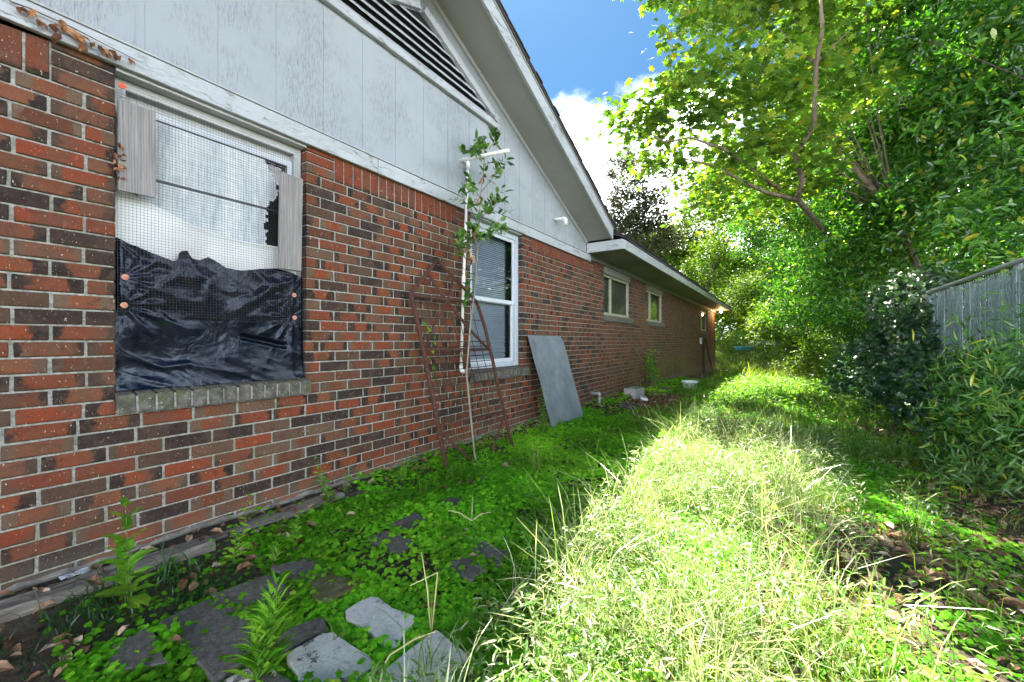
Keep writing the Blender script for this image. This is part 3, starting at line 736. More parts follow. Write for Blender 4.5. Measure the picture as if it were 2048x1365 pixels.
def round_leaf(n=9, cup=.12):
    V = [(.45, 0, 0)]
    for i in range(2*n):
        a = math.pi*2*(i+.5)/(2*n)-math.pi; r = (.5 if i % 2 == 0 else .40); 
        V.append((.45+r*math.cos(a), r*math.sin(a), cup*(.5+.5*math.cos(3*a))*r))
    return (np.array(V), [[(0, i, i % (2*n)+1) for i in range(1, 2*n+1)]])
T_ROUND = round_leaf(6); T_ROUND_LO = palm([(-150, .42), (-75, .5), (0, .5), (75, .5), (150, .42)], .38)
def rand_dirs(n): 
    v = rng.normal(size=(n, 3)); return v/np.linalg.norm(v, axis=1, keepdims=True)
def crown_points(ells, n, ncl, clr, shell=.5, squash=.75):
    """clumped points through a union of ellipsoids: (centre, radii)"""
    vol = np.array([r[0]*r[1]*r[2] for c, r in ells])**.75; vol /= vol.sum(); P = []; C = []
    for (c, r), f in zip(ells, vol):
        k = max(2, int(ncl*f)); d = rand_dirs(k); rad = shell+(1-shell)*rng.random(k)**.7
        cc = np.array(c)+d*rad[:, None]*np.array(r); m = max(1, int(n*f/k))
        cnt = rng.poisson(m, k)+1; idx = np.repeat(np.arange(k), cnt)
        size = clr*rng.uniform(.55, 1.35, k)
        p = cc[idx]+rng.normal(size=(len(idx), 3))*np.array([1, 1, squash])*size[idx][:, None]*.55
        P.append(p); C.append(cc)
    return np.concatenate(P), np.concatenate(C)
def leaf_crown(name, ells, n, ncl, clr, size, mat, tmpl, parent, shell=.5, up=1.1, droop=.5, sizevar=.3):
    P, C = crown_points(ells, n, ncl, clr, shell)
    k = len(P); nrm = rand_dirs(k)*.75+np.array([0, 0, up]); d = rand_dirs(k); d[:, 2] -= droop
    d -= nrm*np.sum(d*nrm, 1, keepdims=True)/np.sum(nrm*nrm, 1, keepdims=True)
    sc = size*rng.uniform(1-sizevar, 1+sizevar, k)
    o = scatter(name, tmpl, P, frames(d, nrm), sc, mat, parent); return o, C
def limbs(base, C, r0, k, mat, parent, fork=None, name='branch', sag=.2):
    idx = rng.choice(len(C), min(k, len(C)), replace=False); b = Vector(base); mb = MB()
    for i in idx:
        t = Vector(C[i]); f = Vector(fork) if fork is not None else b
        s = f.lerp(t, .0); pts = []
        for j in range(6):
            u = j/5; p = s.lerp(t, u); p.z += sag*math.sin(u*math.pi); p += Vector(rng.normal(0, .06*u*(1-u)*4*max(.3, (t-s).length*.12), 3)); pts.append(p)
        mb.tube(pts, [r0*lerp(1, .12, (j/5)**.7) for j in range(6)], 6)
    mb.build(name, mat, parent, smooth=True)
BARK = mat_simple('grey_brown_bark', (.035, .028, .022), (.14, .11, .085), 14, .95, stretch=(1, 1, .2), bump=1.)
BARKP = mat_simple('pale_bark', (.06, .045, .03), (.22, .17, .12), 10, .9, stretch=(1, 1, .3), bump=.8)
G1 = leaf_mat('bright_tree_leaf', [(0, (.065, .15, .025)), (.5, (.12, .23, .035)), (.9, (.22, .33, .05)), (1, (.40, .38, .06))], .42, (1.5, 1.6, .5), .3)
G2 = leaf_mat('dark_glossy_leaf', [(0, (.022, .07, .018)), (.45, (.05, .15, .03)), (.93, (.14, .30, .045)), (1, (.42, .36, .05))], .42, (1.6, 2.0, .45), .17, .6)
G3 = leaf_mat('woodland_leaf', [(0, (.045, .10, .015)), (.5, (.09, .19, .025)), (1, (.19, .28, .045))], .5, (1.7, 1.7, .4), .45)
G4 = leaf_mat('ivy_leaf', [(0, (.018, .06, .026)), (.6, (.045, .11, .045)), (1, (.10, .19, .06))], .22, (1.5, 1.8, .6), .36, .9)
GB = leaf_mat('bronze_leaf', [(0, (.035, .055, .025)), (.5, (.06, .085, .035)), (1, (.13, .13, .05))], .25, (1.4, 1.2, .6), .4, .5)
GL = leaf_mat('willow_like_leaf', [(0, (.07, .19, .05)), (.6, (.14, .30, .075)), (.94, (.22, .38, .09)), (1, (.55, .47, .05))], .4, (1.6, 1.8, .5), .32, .9)
GC = leaf_mat('ground_cover_leaf', [(0, (.09, .32, .014)), (.4, (.17, .48, .022)), (.85, (.30, .60, .035)), (1, (.45, .60, .06))], .52, (1.3, 1.55, .3), .6, .2, nscale=1.6, namt=.3)
GG = leaf_mat('grass_blade', [(0, (.07, .17, .02)), (.5, (.15, .27, .035)), (.9, (.28, .36, .09)), (1, (.50, .45, .24))], .42, (1.5, 1.5, .4), .45, .4)
GS = leaf_mat('weed_leaf', [(0, (.08, .25, .02)), (.5, (.15, .37, .03)), (1, (.26, .46, .045))], .45, (1.5, 1.6, .4), .45, .4, nscale=3)
STEM = mat_simple('green_stem', (.06, .12, .02), (.12, .17, .04), 40, .6, bump=0)
TWIG = mat_simple('brown_twig', (.07, .05, .035), (.2, .15, .11), 30, .9, bump=.2)
DRY = leaf_mat('dry_leaf', [(0, (.09, .045, .028)), (.4, (.19, .10, .055)), (.75, (.33, .20, .12)), (1, (.52, .42, .32))], .15, (1.3, 1, .6), .6, .3, nscale=40, namt=.3)
def EL(px, py, d, r, ry=None, rz=None):
    return (tuple(at(px, py, d)), (r, ry or r, rz or r))
# ------------------------------------------------------------------ trees
def tree(name, label, ells, n, ncl, clr, size, mat, tmpl, trunk, r0, group='trees beyond the path', k=14, shell=.45, cat='tree', bark=BARK, **kw):
    t = empty(name, label, cat, group)
    o, C = leaf_crown('crown', ells, n, ncl, clr, size, mat, tmpl, t, shell, **kw)
    x, y = trunk; z = gz(x, y)-.1; cx, cy, cz = np.array([e[0] for e in ells]).mean(0)
    fz = min(e[0][2]-e[1][2]*.3 for e in ells); fz = max(z+.6, fz)
    mb = MB(); P = [Vector((x, y, z)), Vector((lerp(x, cx, .1)+.05, lerp(y, cy, .1), lerp(z, fz, .5))), Vector((lerp(x, cx, .3), lerp(y, cy, .3), fz)), Vector((lerp(x, cx, .7), lerp(y, cy, .7), lerp(fz, cz, .8)))]
    mb.tube(P, [r0*1.3, r0, r0*.8, r0*.3], 9); mb.build('trunk', bark, t, smooth=True)
    limbs(P[2], C, r0*.32, k, bark, t, name='branch'); return t
# sycamore hanging over the path
SYE = [EL(1420, 60, 7.2, .85, 1.0, .8), EL(1350, 250, 7.2, .75, .9, .6), EL(1480, 230, 6.9, .9, 1.0, .85), EL(1590, 110, 7, 1.0, 1.1, 1.0),
       EL(1440, 375, 7.4, .85, .9, .5), EL(1580, 320, 7.4, .9, 1.0, .75), EL(1500, -60, 7.2, 1.15, 1.2, .95), EL(1660, 20, 7.2, .9, 1.1, .9), EL(1275, 255, 7.4, .33, .4, .33), EL(1680, 230, 7.6, .8, 1.0, .7), EL(1390, 335, 9.3, 1.0, 1.1, .5), EL(1500, 400, 9.6, 1.1, 1.3, .6), EL(1400, -70, 7.2, .9, 1.0, .6), EL(1262, -200, 6.5, .55, .6, .35), EL(1350, -200, 7, 1.0, 1.1, .7)]
syc = tree('sycamore_tree', 'broad lobed yellow-green tree whose limbs hang over the path near the eave', SYE, 12500, 260, .42, .135, G1, T_SYC, (5.6, 12.5), .07, bark=BARKP, k=12, droop=.6)
mb = MB()
bx_ = [at(1600, 560, 10.5), at(1595, 400, 7.4), at(1605, 360, 7.0), at(1590, 310, 6.9), at(1628, 250, 6.6), at(1632, 130, 6.3), at(1645, 60, 6.1), at(1640, -20, 6.1)]
bx_ = [at(1760, 650, 12.5), at(1680, 500, 10.0)]+bx_[1:]; mb.tube(bx_, [.06, .055, .05, .048, .044, .040, .032, .026, .018], 8)
mb.tube([at(1632, 125, 6.3), at(1600, 110, 6.6), at(1560, 60, 6.9)], [.03, .02, .01], 6)
mb.tube([at(1632, 125, 6.3), at(1660, 100, 6.4), at(1700, 60, 6.6)], [.025, .015, .008], 6)
mb.tube([at(1595, 400, 7.4), at(1530, 385, 7.0), at(1420, 330, 6.9), at(1370, 318, 6.9)], [.045, .03, .02, .008], 6)
mb.tube([at(1560, 380, 7.2), at(1450, 300, 6.8), at(1380, 275, 6.8), at(1330, 285, 6.9), at(1290, 262, 7.2)], [.03, .025, .018, .014, .006], 6)
mb.build('limb', BARKP, syc, smooth=True)
# dark bronze-leaved tree behind the roof
tree('magnolia_tree', 'dark bronze leaved tree rising behind the roof ridge against the cloud', [EL(1265, 400, 24, 1.9, 1.9, 2.0), EL(1225, 455, 24, 1.6, 1.6, 1.0), EL(1240, 330, 24.3, 1.0, 1.0, .9), EL(1300, 470, 24, 2.0, 1.6, 1.6), EL(1290, 520, 23.5, 1.8, 1.8, 1.4)], 17000, 230, .5, .19, GB, T_RHOMB, (-4.2, 24.5), .2, k=20, shell=.3)
# laurel overhanging from beyond the fence
tree('laurel_tree', 'tall dense glossy evergreen leaning over the chain link fence', [EL(1850, 130, 8.2, 1.7, 2, 1.6), EL(1880, 400, 7.6, .9, 1.0, .7), EL(2000, 450, 6.2, .7, .9, .45), EL(1980, 60, 7, 1.4, 1.6, 1.5), EL(1980, 330, 7, 1.2, 1.6, 1.0), EL(1800, 330, 9, 1.6, 1.8, 1.3), EL(1740, 120, 10.2, 1.5, 1.8, 1.7), EL(1700, 420, 10.5, 1.5, 1.6, 1.3), EL(1880, -60, 8, 2.2, 2.2, 1.4), EL(2060, 200, 7.2, 1.6, 1.6, 1.8)],
     50000, 430, .36, .155, G2, T_OVAL, (9.6, 9.8), .12, k=5, shell=.6, up=.6)
# smaller dense trees that line the path on the fence side
tree('privet_tree', 'small leaved evergreen at the end of the fence beside the path', [EL(1640, 540, 12.5, 1.5, 1.6, 1.4), EL(1650, 470, 9.4, .9, 1.0, .75), EL(1620, 590, 9.8, .8, 1.0, .8), EL(1730, 560, 9.2, .8, .9, .9), EL(1780, 440, 9, .9, 1.0, .8), EL(1720, 330, 9.4, .9, 1.0, .8), EL(1760, 500, 10.8, 1.2, 1.4, 1.1), EL(1700, 620, 11.8, 1.0, 1.3, .9), EL(1560, 450, 14.5, 1.7, 1.7, 1.3)],
     70000, 640, .34, .10, G2, T_OVAL, (6.0, 12.6), .05, k=3, shell=.5, up=.6)
tree('young_oak_tree', 'fresh green low tree with drooping sprays where the path narrows', [EL(1570, 640, 16, 1.4, 1.6, .9), EL(1510, 600, 18.5, 1.2, 1.4, 1.2), EL(1620, 690, 14.5, .9, 1.0, .6)], 20000, 260, .34, .11, G3, T_RHOMB, (4.6, 17.5), .06, k=8)
bgt = [('big leafy tree standing just beyond the far end of the eave', [EL(1500, 470, 22, 2.6, 2.6, 2.4), EL(1420, 540, 23, 1.8, 2, 1.8), EL(1560, 330, 22, 2.6, 2.2, 2.2)], (-1.5, 24.5), G3),
       ('broad tree behind the white roof vent with pale sunlit top', [EL(1390, 470, 28, 2.6, 2.6, 2.4), EL(1330, 500, 29, 2.2, 2.4, 1.7), EL(1440, 380, 29, 2.4, 2.4, 2.0)], (-3.5, 29), G3),
       ('dark tree filling the gap under the sycamore limbs', [EL(1540, 560, 27, 2.6, 3, 2.6), EL(1480, 600, 30, 2.6, 3, 2.2)], (2.5, 29), G3),
       ('tree at the back of the yard above the orange tub', [EL(1455, 655, 31, 2.2, 2, 2.0), EL(1520, 610, 34, 3.0, 3, 3), EL(1450, 560, 36, 3, 3, 3)], (-2, 36), G3),
       ('tall tree deep in the woods behind the laurel', [EL(1680, 300, 19, 2.8, 3, 3), EL(1760, 120, 18, 3, 3, 3), EL(1650, 520, 21, 2.4, 2.4, 2.4)], (9.5, 19), G3),
       ('woodland tree behind the end of the hedge', [EL(1620, 600, 24, 2.4, 2.6, 2.2), EL(1700, 560, 20, 2, 2, 2)], (6.2, 23.5), G3),
       ('low tree crown showing just above the dark roof edge', [EL(1300, 520, 36, 3.4, 3, 2.4), EL(1380, 560, 38, 3.4, 3, 2.6)], (-12, 36), G3),
       ('woodland tree on the far right behind the fence', [EL(1900, 380, 15, 2.6, 3, 2.6), EL(2020, 250, 13, 2.6, 3, 3), EL(1850, 200, 16, 3, 3, 3)], (12, 15), G2),
       ('shadowy tree low behind the fence and ivy', [EL(1780, 600, 16, 2.0, 2.4, 2.0), EL(1950, 520, 12, 1.8, 2.2, 1.8)], (9.0, 12.0), G2)]
for i, (lab, ells, tr, mt) in enumerate(bgt):
    tree('woodland_tree', lab, ells, 21000 if i < 7 else 16000, 230, .62, .21 if i not in (0, 5) else .17, mt, T_RHOMB, tr, .12, k=8, shell=.35)
# woods further out that read as one mass
P, C = crown_points([((x, 46+rng.uniform(-4, 6), 3.6), (4.5, 3.5, 7)) for x in np.arange(-34, 34, 4)]+[((15+rng.uniform(0, 3), y, 4), (3, 3.5, 5)) for y in np.arange(8, 44, 5)], 52000, 800, 1.1, .3)
k = len(P); nr = rand_dirs(k)*.8+np.array([0, 0, .8]); d = rand_dirs(k)
tag(scatter('distant_woods', T_RHOMB, P, frames(d, nr), rng.uniform(.35, .6, k), G3, kind='stuff'), 'distant woods closing off the view behind the yard')
# ------------------------------------------------------------------ shrubs, ivy, hedge bases
def shrub(name, label, ells, n, ncl, clr, size, mat, tmpl, cat='shrub', group=None, stems=8, base=None, **kw):
    t = empty(name, label, cat, group)
    o, C = leaf_crown('leaves', ells, n, ncl, clr, size, mat, tmpl, t, .35, **kw)
    b = base or (ells[0][0][0], ells[0][0][1]); mb = MB(); z = gz(*b)
    for i in rng.choice(len(C), min(stems, len(C)), replace=False):
        c = Vector(C[i]); s = Vector((b[0]+rng.normal(0, .08), b[1]+rng.normal(0, .08), z-.03)); m_ = s.lerp(c, .5)+Vector((0, 0, .1))
        mb.tube([s, m_, c], [.012, .008, .003], 5)
    mb.build('stem', TWIG, t, smooth=True); return t
g = lambda x, y, h: (x, y, gz(x, y)+h)
shrub('ivy_clump', 'dark ivy heap smothering the foot of the chain link fence', [(g(4.15, 8.6, .35), (.6, 1.0, .5)), (g(4.25, 7.3, .3), (.4, 1.0, .5)), (g(4.3, 6.2, .3), (.35, .9, .45)), (g(4.0, 9.7, .5), (.7, .8, .7)), (g(4.33, 8.3, .75), (.14, .6, .45)), (g(4.36, 6.6, .6), (.10, 1.2, .35)), (g(4.3, 8.7, 1.3), (.15, .3, .4))],
      20000, 340, .2, .075, G4, T_IVY, 'ivy', None, 14, (4.3, 8), up=.7)
shrub('ivy_vine', 'ivy vines hanging thickly round the fence end posts', [(g(4.3, 9.6, 1.6), (.5, .7, .7)), (g(4.6, 10.4, 1.2), (.7, .8, 1.1)), (g(4.1, 10.6, .6), (.8, .8, .6)), (g(4.45, 9.2, 2.0), (.3, .6, .25))],
      11000, 190, .2, .085, G4, T_IVY, 'ivy', None, 14, (4.5, 10), up=.7)
shrub('leafy_bush', 'bush with long narrow pointed leaves and yellow tips in front of the fence', [(g(4.1, 4.9, .8), (.34, .4, .42)), (g(3.95, 4.5, .55), (.4, .55, .45)), (g(4.15, 5.7, .45), (.25, .4, .35)), (g(4.2, 4.7, 1.35), (.2, .3, .25)), (g(3.75, 4.0, .25), (.35, .45, .22))],
      4200, 150, .26, .095, GL, T_LANCE, 'bush', None, 24, (4.15, 4.9), up=.5, droop=.1)
shrub('ivy_clump', 'broad leaved ivy and creeper mixed among the long leaved bush', [(g(4.1, 5.6, .6), (.3, .8, .5)), (g(3.95, 4.6, .45), (.35, .6, .4)), (g(4.2, 6.4, .55), (.18, .7, .35))], 5200, 130, .2, .065, G2, T_OVAL, 'ivy', None, 12, (4.2, 5.4), up=.4)
shrub('path_side_shrub', 'low dense shrub between path and ivy past the dark bin', [(g(4.2, 12.6, .5), (.7, 1.2, .6)), (g(4.6, 14.2, .9), (.9, 1.1, .9))], 9000, 150, .24, .075, G2, T_RHOMB, 'shrub', 'shrubs along the path', 8, (4.3, 13), up=.8)
shrub('path_side_shrub', 'sunlit yellow-green shrub edging the far bend of the path', [(g(3.3, 17.5, .6), (.9, 1.2, .7)), (g(3.9, 15.6, .6), (.6, .8, .6))], 6500, 110, .26, .085, G3, T_RHOMB, 'shrub', 'shrubs along the path', 8, (3.4, 17))
shrub('path_side_shrub', 'rank bright bush at the back of the yard by the teal tub', [(g(.4, 27, .8), (1.6, 1.2, 1.0)), (g(2.6, 26, .7), (1.4, 1.2, .9)), (g(-1.8, 28, .9), (1.4, 1.2, 1.2))], 8000, 120, .34, .12, G1, T_RHOMB, 'shrub', 'shrubs along the path', 8, (1, 27))
shrub('wall_shrub', 'small bright shrub growing against the far brick wall', [(g(.22, 9.0, .42), (.14, .2, .16)), (g(.2, 9.1, .66), (.12, .14, .12)), (g(.25, 9.2, .2), (.12, .18, .12))], 700, 40, .09, .055, GS, T_OVAL, 'shrub', None, 8, (.2, 9.0))
# ------------------------------------------------------------------ fence
def fence():
    f = empty('chain_link_fence', 'ivy covered chain link fence with green privacy slats and metal top rail', 'fence')
    ST = mat_simple('galvanised_rail', (.25, .26, .27), (.42, .43, .45), 18, .45, metal=.5, bump=.1); X = 4.42; top = 1.80
    yA, yB = 2.0, 9.0
    mb = MB(); mb.tube([(X, yA, top), (X, 5, top+.01), (X, yB-.2, top)], .024, 10); mb.build('top_rail', ST, f, smooth=True)
    OLD = mat_simple('lichened_post', (.16, .17, .10), (.34, .34, .24), 16, .7)
    for (x, y, h) in ((X, 9.02, 1.76), (X-.02, 8.86, 1.8)):
        mb = MB(); mb.tube([(x, y, -.2), (x, y, h)], .032, 12); mb.build('post', OLD, f, smooth=True)
    for y in (6.0, 3.4):
        mb = MB(); mb.tube([(X+.03, y, -.2), (X+.03, y, top)], .028, 12); mb.build('post', ST, f, smooth=True)
    SLM = mat_simple('green_slat_plastic', (.07, .16, .145), (.14, .25, .23), 9, .4, bump=.1, spots=(7, .56, (.30, .38, .39)))
    y = 2.2; 
    while y < 8.85:
        if random.random() > .07:
            mb = MB(); a = random.uniform(-.25, .25); j = random.uniform(-.05, .01)
            mb.box((-.002, -.026, .05), (.002, .026, top-.05+j), Matrix.Translation((X+.006, y, 0)) @ Matrix.Rotation(a, 4, 'Z')); mb.build('slat', SLM, f)
        y += .062
    mb = MB(); dy = .0685; r = .0019; y = 2.1
    while y < 8.95:
        P = [(X+(.004 if k_ % 2 else -.006), y+(dy/2 if k_ % 2 else 0), .02+k_*.06) for k_ in range(30)]
        mb.tube(P, r, 3, cap=False)
        P = [(X+(.004 if k_ % 2 else -.006), y+(0 if k_ % 2 else dy/2)-dy/2, .02+k_*.06) for k_ in range(30)]
        mb.tube(P, r, 3, cap=False); y += dy
    mb.build('wire_fabric', ST, f, kind='stuff')
fence()
# ------------------------------------------------------------------ leaning and standing things
def tilt_tube(mb, pts, r, n=8): mb.tube(pts, r, n)
def gate():
    e = empty('rusty_gate', 'rusted five-sided wire garden gate frame leaning against the brick wall', 'gate')
    A = on_ground(895, 943); B = on_ground(1027, 899); A.z -= .02; B.z -= .02
    def W(px, py, t):  # on the leaning plane: t = 0 foot .. 1 top
        return None
    # leaning plane through A, B and the apex resting on the wall
    Pk = on_wall(875, 521, .045); nrm = (B-A).cross(Pk-A).normalized()
    def Q(px, py):
        d = ray(px, py); o = Vector((CAMX, 0, CAMZ)); t = (A-o).dot(nrm)/d.dot(nrm); return o+d*t
    SLp, SRp = Q(821, 589), Q(954, 605)
    def seg(name, pts, r, n=8):
        mb = MB(); mb.tube([p+Vector(rng.normal(0, .001, 3)) for p in pts], r, n); return mb.build(name, RUST, e, smooth=True)
    seg('upright', [A, Q(872, 830), Q(850, 720), Q(834, 640), SLp], .018)
    seg('upright', [B, Q(1012, 840), Q(998, 780), Q(985, 720), Q(970, 655), SRp], .016)
    seg('peak_bar', [SLp, Pk], .015); seg('peak_bar', [SRp, Pk], .015)
    seg('cross_bar', [SLp, Q(890, 600), SRp], .013); seg('cross_bar', [Q(845, 699), Q(978, 699)], .010); seg('cross_bar', [Q(875, 852), Q(1006, 824)], .011)
    seg('brace', [Q(856, 549), Q(895, 605), Q(940, 660), Q(978, 700)], .014); seg('brace', [Q(908, 556), Q(895, 600), Q(868, 650), Q(850, 695)], .009)
    seg('brace', [Q(880, 862), Q(920, 900), Q(955, 928)], .012); seg('brace', [Q(1008, 832), Q(992, 880), Q(978, 925)], .01)
    mb = MB()
    for k_ in range(8):
        u = (k_+1)/9; a = Q(lerp(821, 954, u), lerp(590, 604, u)); b = Q(lerp(877, 1008, u), lerp(855, 824, u)); m_ = a.lerp(b, .5)+Vector(rng.normal(0, .006, 3))
        mb.tube([a, m_, b], .0042, 4)
        if u > .2: mb.tube([b, b.lerp(Q(lerp(895, 1027, u), lerp(943, 899, u)), .9)], .002, 4)
    for v in (.17, .36, .40, .44, .48, .53, .58, .63, .70, .80):
        a = Q(lerp(821, 877, v), lerp(590, 855, v)); b = Q(lerp(954, 1008, v), lerp(604, 824, v)); m_ = a.lerp(b, .5)+Vector(rng.normal(0, .005, 3))
        mb.tube([a, m_, b], .0038, 4)
    mb.build('wire_infill', mat_simple('dark_rusty_wire', (.02, .008, .006), (.06, .022, .014), 60, .9, bump=0), e, kind='stuff')
    h = MB(); c = Q(842, 722); h.box((-.02, -.02, -.025), (.02, .02, .025), Matrix.Translation(c)); h.build('latch', RUST, e)
gate()
def panel():
    A = on_ground(1103, 859); B = on_ground(1168, 834); C = on_wall(1053, 671, .035); D = on_wall(1124, 673, .035); A.z -= .02; B.z -= .02
    nu, nv = 14, 24; V = []; n_ = (B-A).cross(C-A).normalized()
    if n_.x < 0: n_ = -n_
    for s_ in (0, 1):
        for j in range(nv+1):
            for i in range(nu+1):
                u, v = i/nu, j/nv; p = A.lerp(B, u).lerp(C.lerp(D, u), v)
                bend = .018*math.exp(-(u/.16)**2)*1+.01*noise.noise(Vector((u*2, v*3, 0)))
                if v > .93 and u > .8: bend -= .02*(v-.93)/.07
                V.append(p+n_*(bend-.006*s_))
    m = (nu+1)*(nv+1); Qd = []
    for s_ in (0, 1):
        for j in range(nv):
            for i in range(nu): a = s_*m+j*(nu+1)+i; Qd.append((a, a+1, a+nu+2, a+nu+1))
    for i in range(nu): Qd.append((i, i+1, m+i+1, m+i)); a = nv*(nu+1)+i; Qd.append((a, a+1, m+a+1, m+a))
    for j in range(nv): a = j*(nu+1); Qd.append((a, a+nu+1, m+a+nu+1, m+a)); a += nu; Qd.append((a, a+nu+1, m+a+nu+1, m+a))
    M_ = Mat('grey_panel'); c = M_.ramp(M_.noise(4, 5, .6), [(.3, (.12, .14, .17)), (.7, (.22, .25, .29))])
    c = M_.mix(M_.mr(M_.noise(60, 6, .8), .54, .68, 0, .7), c, (.07, .08, .09)); M_.set(c, M_.mr(M_.noise(9, 4), .3, .7, .42, .7)); M_.bump(M_.noise(90, 3), .15, .003)
    tag(np_mesh('metal_panel', np.array([tuple(v) for v in V]), np.array(Qd), M_.m, smooth=False), 'flat blue-grey panel leaning on the brick wall past the blinds window', 'panel')
panel()
def pipes():
    e = empty('pvc_pipe', 'tall white plastic drain pipe beside the blinds window with an arm on top', 'pipe')
    b = on_wall(922, 742, .05); t = on_wall(936, 328, .05)
    mid = on_wall(927, 560, .05)
    mb = MB(); mb.tube([b+Vector((0, 0, .02)), mid, t-Vector((0, 0, .02))], .0135, 14); mb.build('pipe', PVC, e, smooth=True)
    mb = MB(); mb.tube([mid-Vector((0, 0, .035)), mid+Vector((0, 0, .035))], .018, 14); mb.build('coupling', PVC, e, smooth=False)
    mb = MB(); mb.tube([b+Vector((0, 0, .05)), b+Vector((0, 0, .012)), b+Vector((.006, .004, -.004)), b+Vector((.045, .012, -.008))], [.018, .018, .018, .018], 14, cap=False); mb.tube([b+Vector((.045, .012, -.008)), b+Vector((.049, .013, -.008))], [.021, .021], 14, cap=False); mb.build('elbow', PVC, e, smooth=True)
    mb = MB(); mb.tube([t-Vector((0, 0, .05)), t+Vector((0, 0, .012)), t+Vector((-.004, -.0, .018)), t+Vector((-.02, -.05, .03))], .018, 14); mb.build('elbow', PVC, e, smooth=True)
    a0 = on_wall(918, 322, .055); best = None
    for dx in np.arange(.2, .7, .02):
        for dy in np.arange(-.2, .4, .02):
            p = a0+Vector((dx, dy, .0)); q = project(p); s_ = (q[0]-1018)**2+(q[1]-300)**2
            if best is None or s_ < best[0]: best = (s_, p)
    mb = MB(); mb.tube([a0, best[1]], .0155, 14); mb.build('arm', PVC, e, smooth=True)
    e = empty('pvc_elbow_stub', 'short white plastic pipe stub with elbow poking from gable siding', 'pipe')
    a = on_wall(1108, 439, .01); d = Vector((.13, .05, 0)); 
    mb = MB(); mb.tube([a, a+d], .018, 12); mb.build('pipe', PVC, e, smooth=True)
    mb = MB(); c = a+d; mb.tube([c-d*.25, c, c+Vector((.016, 0, -.012)), c+Vector((.018, 0, -.085))], .025, 12); mb.build('elbow', PVC, e, smooth=True)
    e = empty('drain_pipe_stub', 'grey plastic condensate pipe bending down from wall foot', 'pipe')
    a = on_wall(1182, 787, -.0); c = on_wall(1197, 787, .12)
    mb = MB(); mb.tube([a, c], .02, 12); mb.build('pipe', GALV, e, smooth=True)
    mb = MB(); mb.tube([c-Vector((.02, 0, 0)), c, c+Vector((.014, .006, -.012)), c+Vector((.015, .006, -.035))], .027, 12); mb.tube([c+Vector((.015, .006, -.03)), c+Vector((.015, .006, -.2))], .02, 12); mb.build('elbow', GALV, e, smooth=True)
pipes()
CONC = mat_simple('weathered_concrete', (.22, .22, .21), (.38, .38, .36), 30, .92, bump=.5, spots=(12, .6, (.16, .17, .09)))
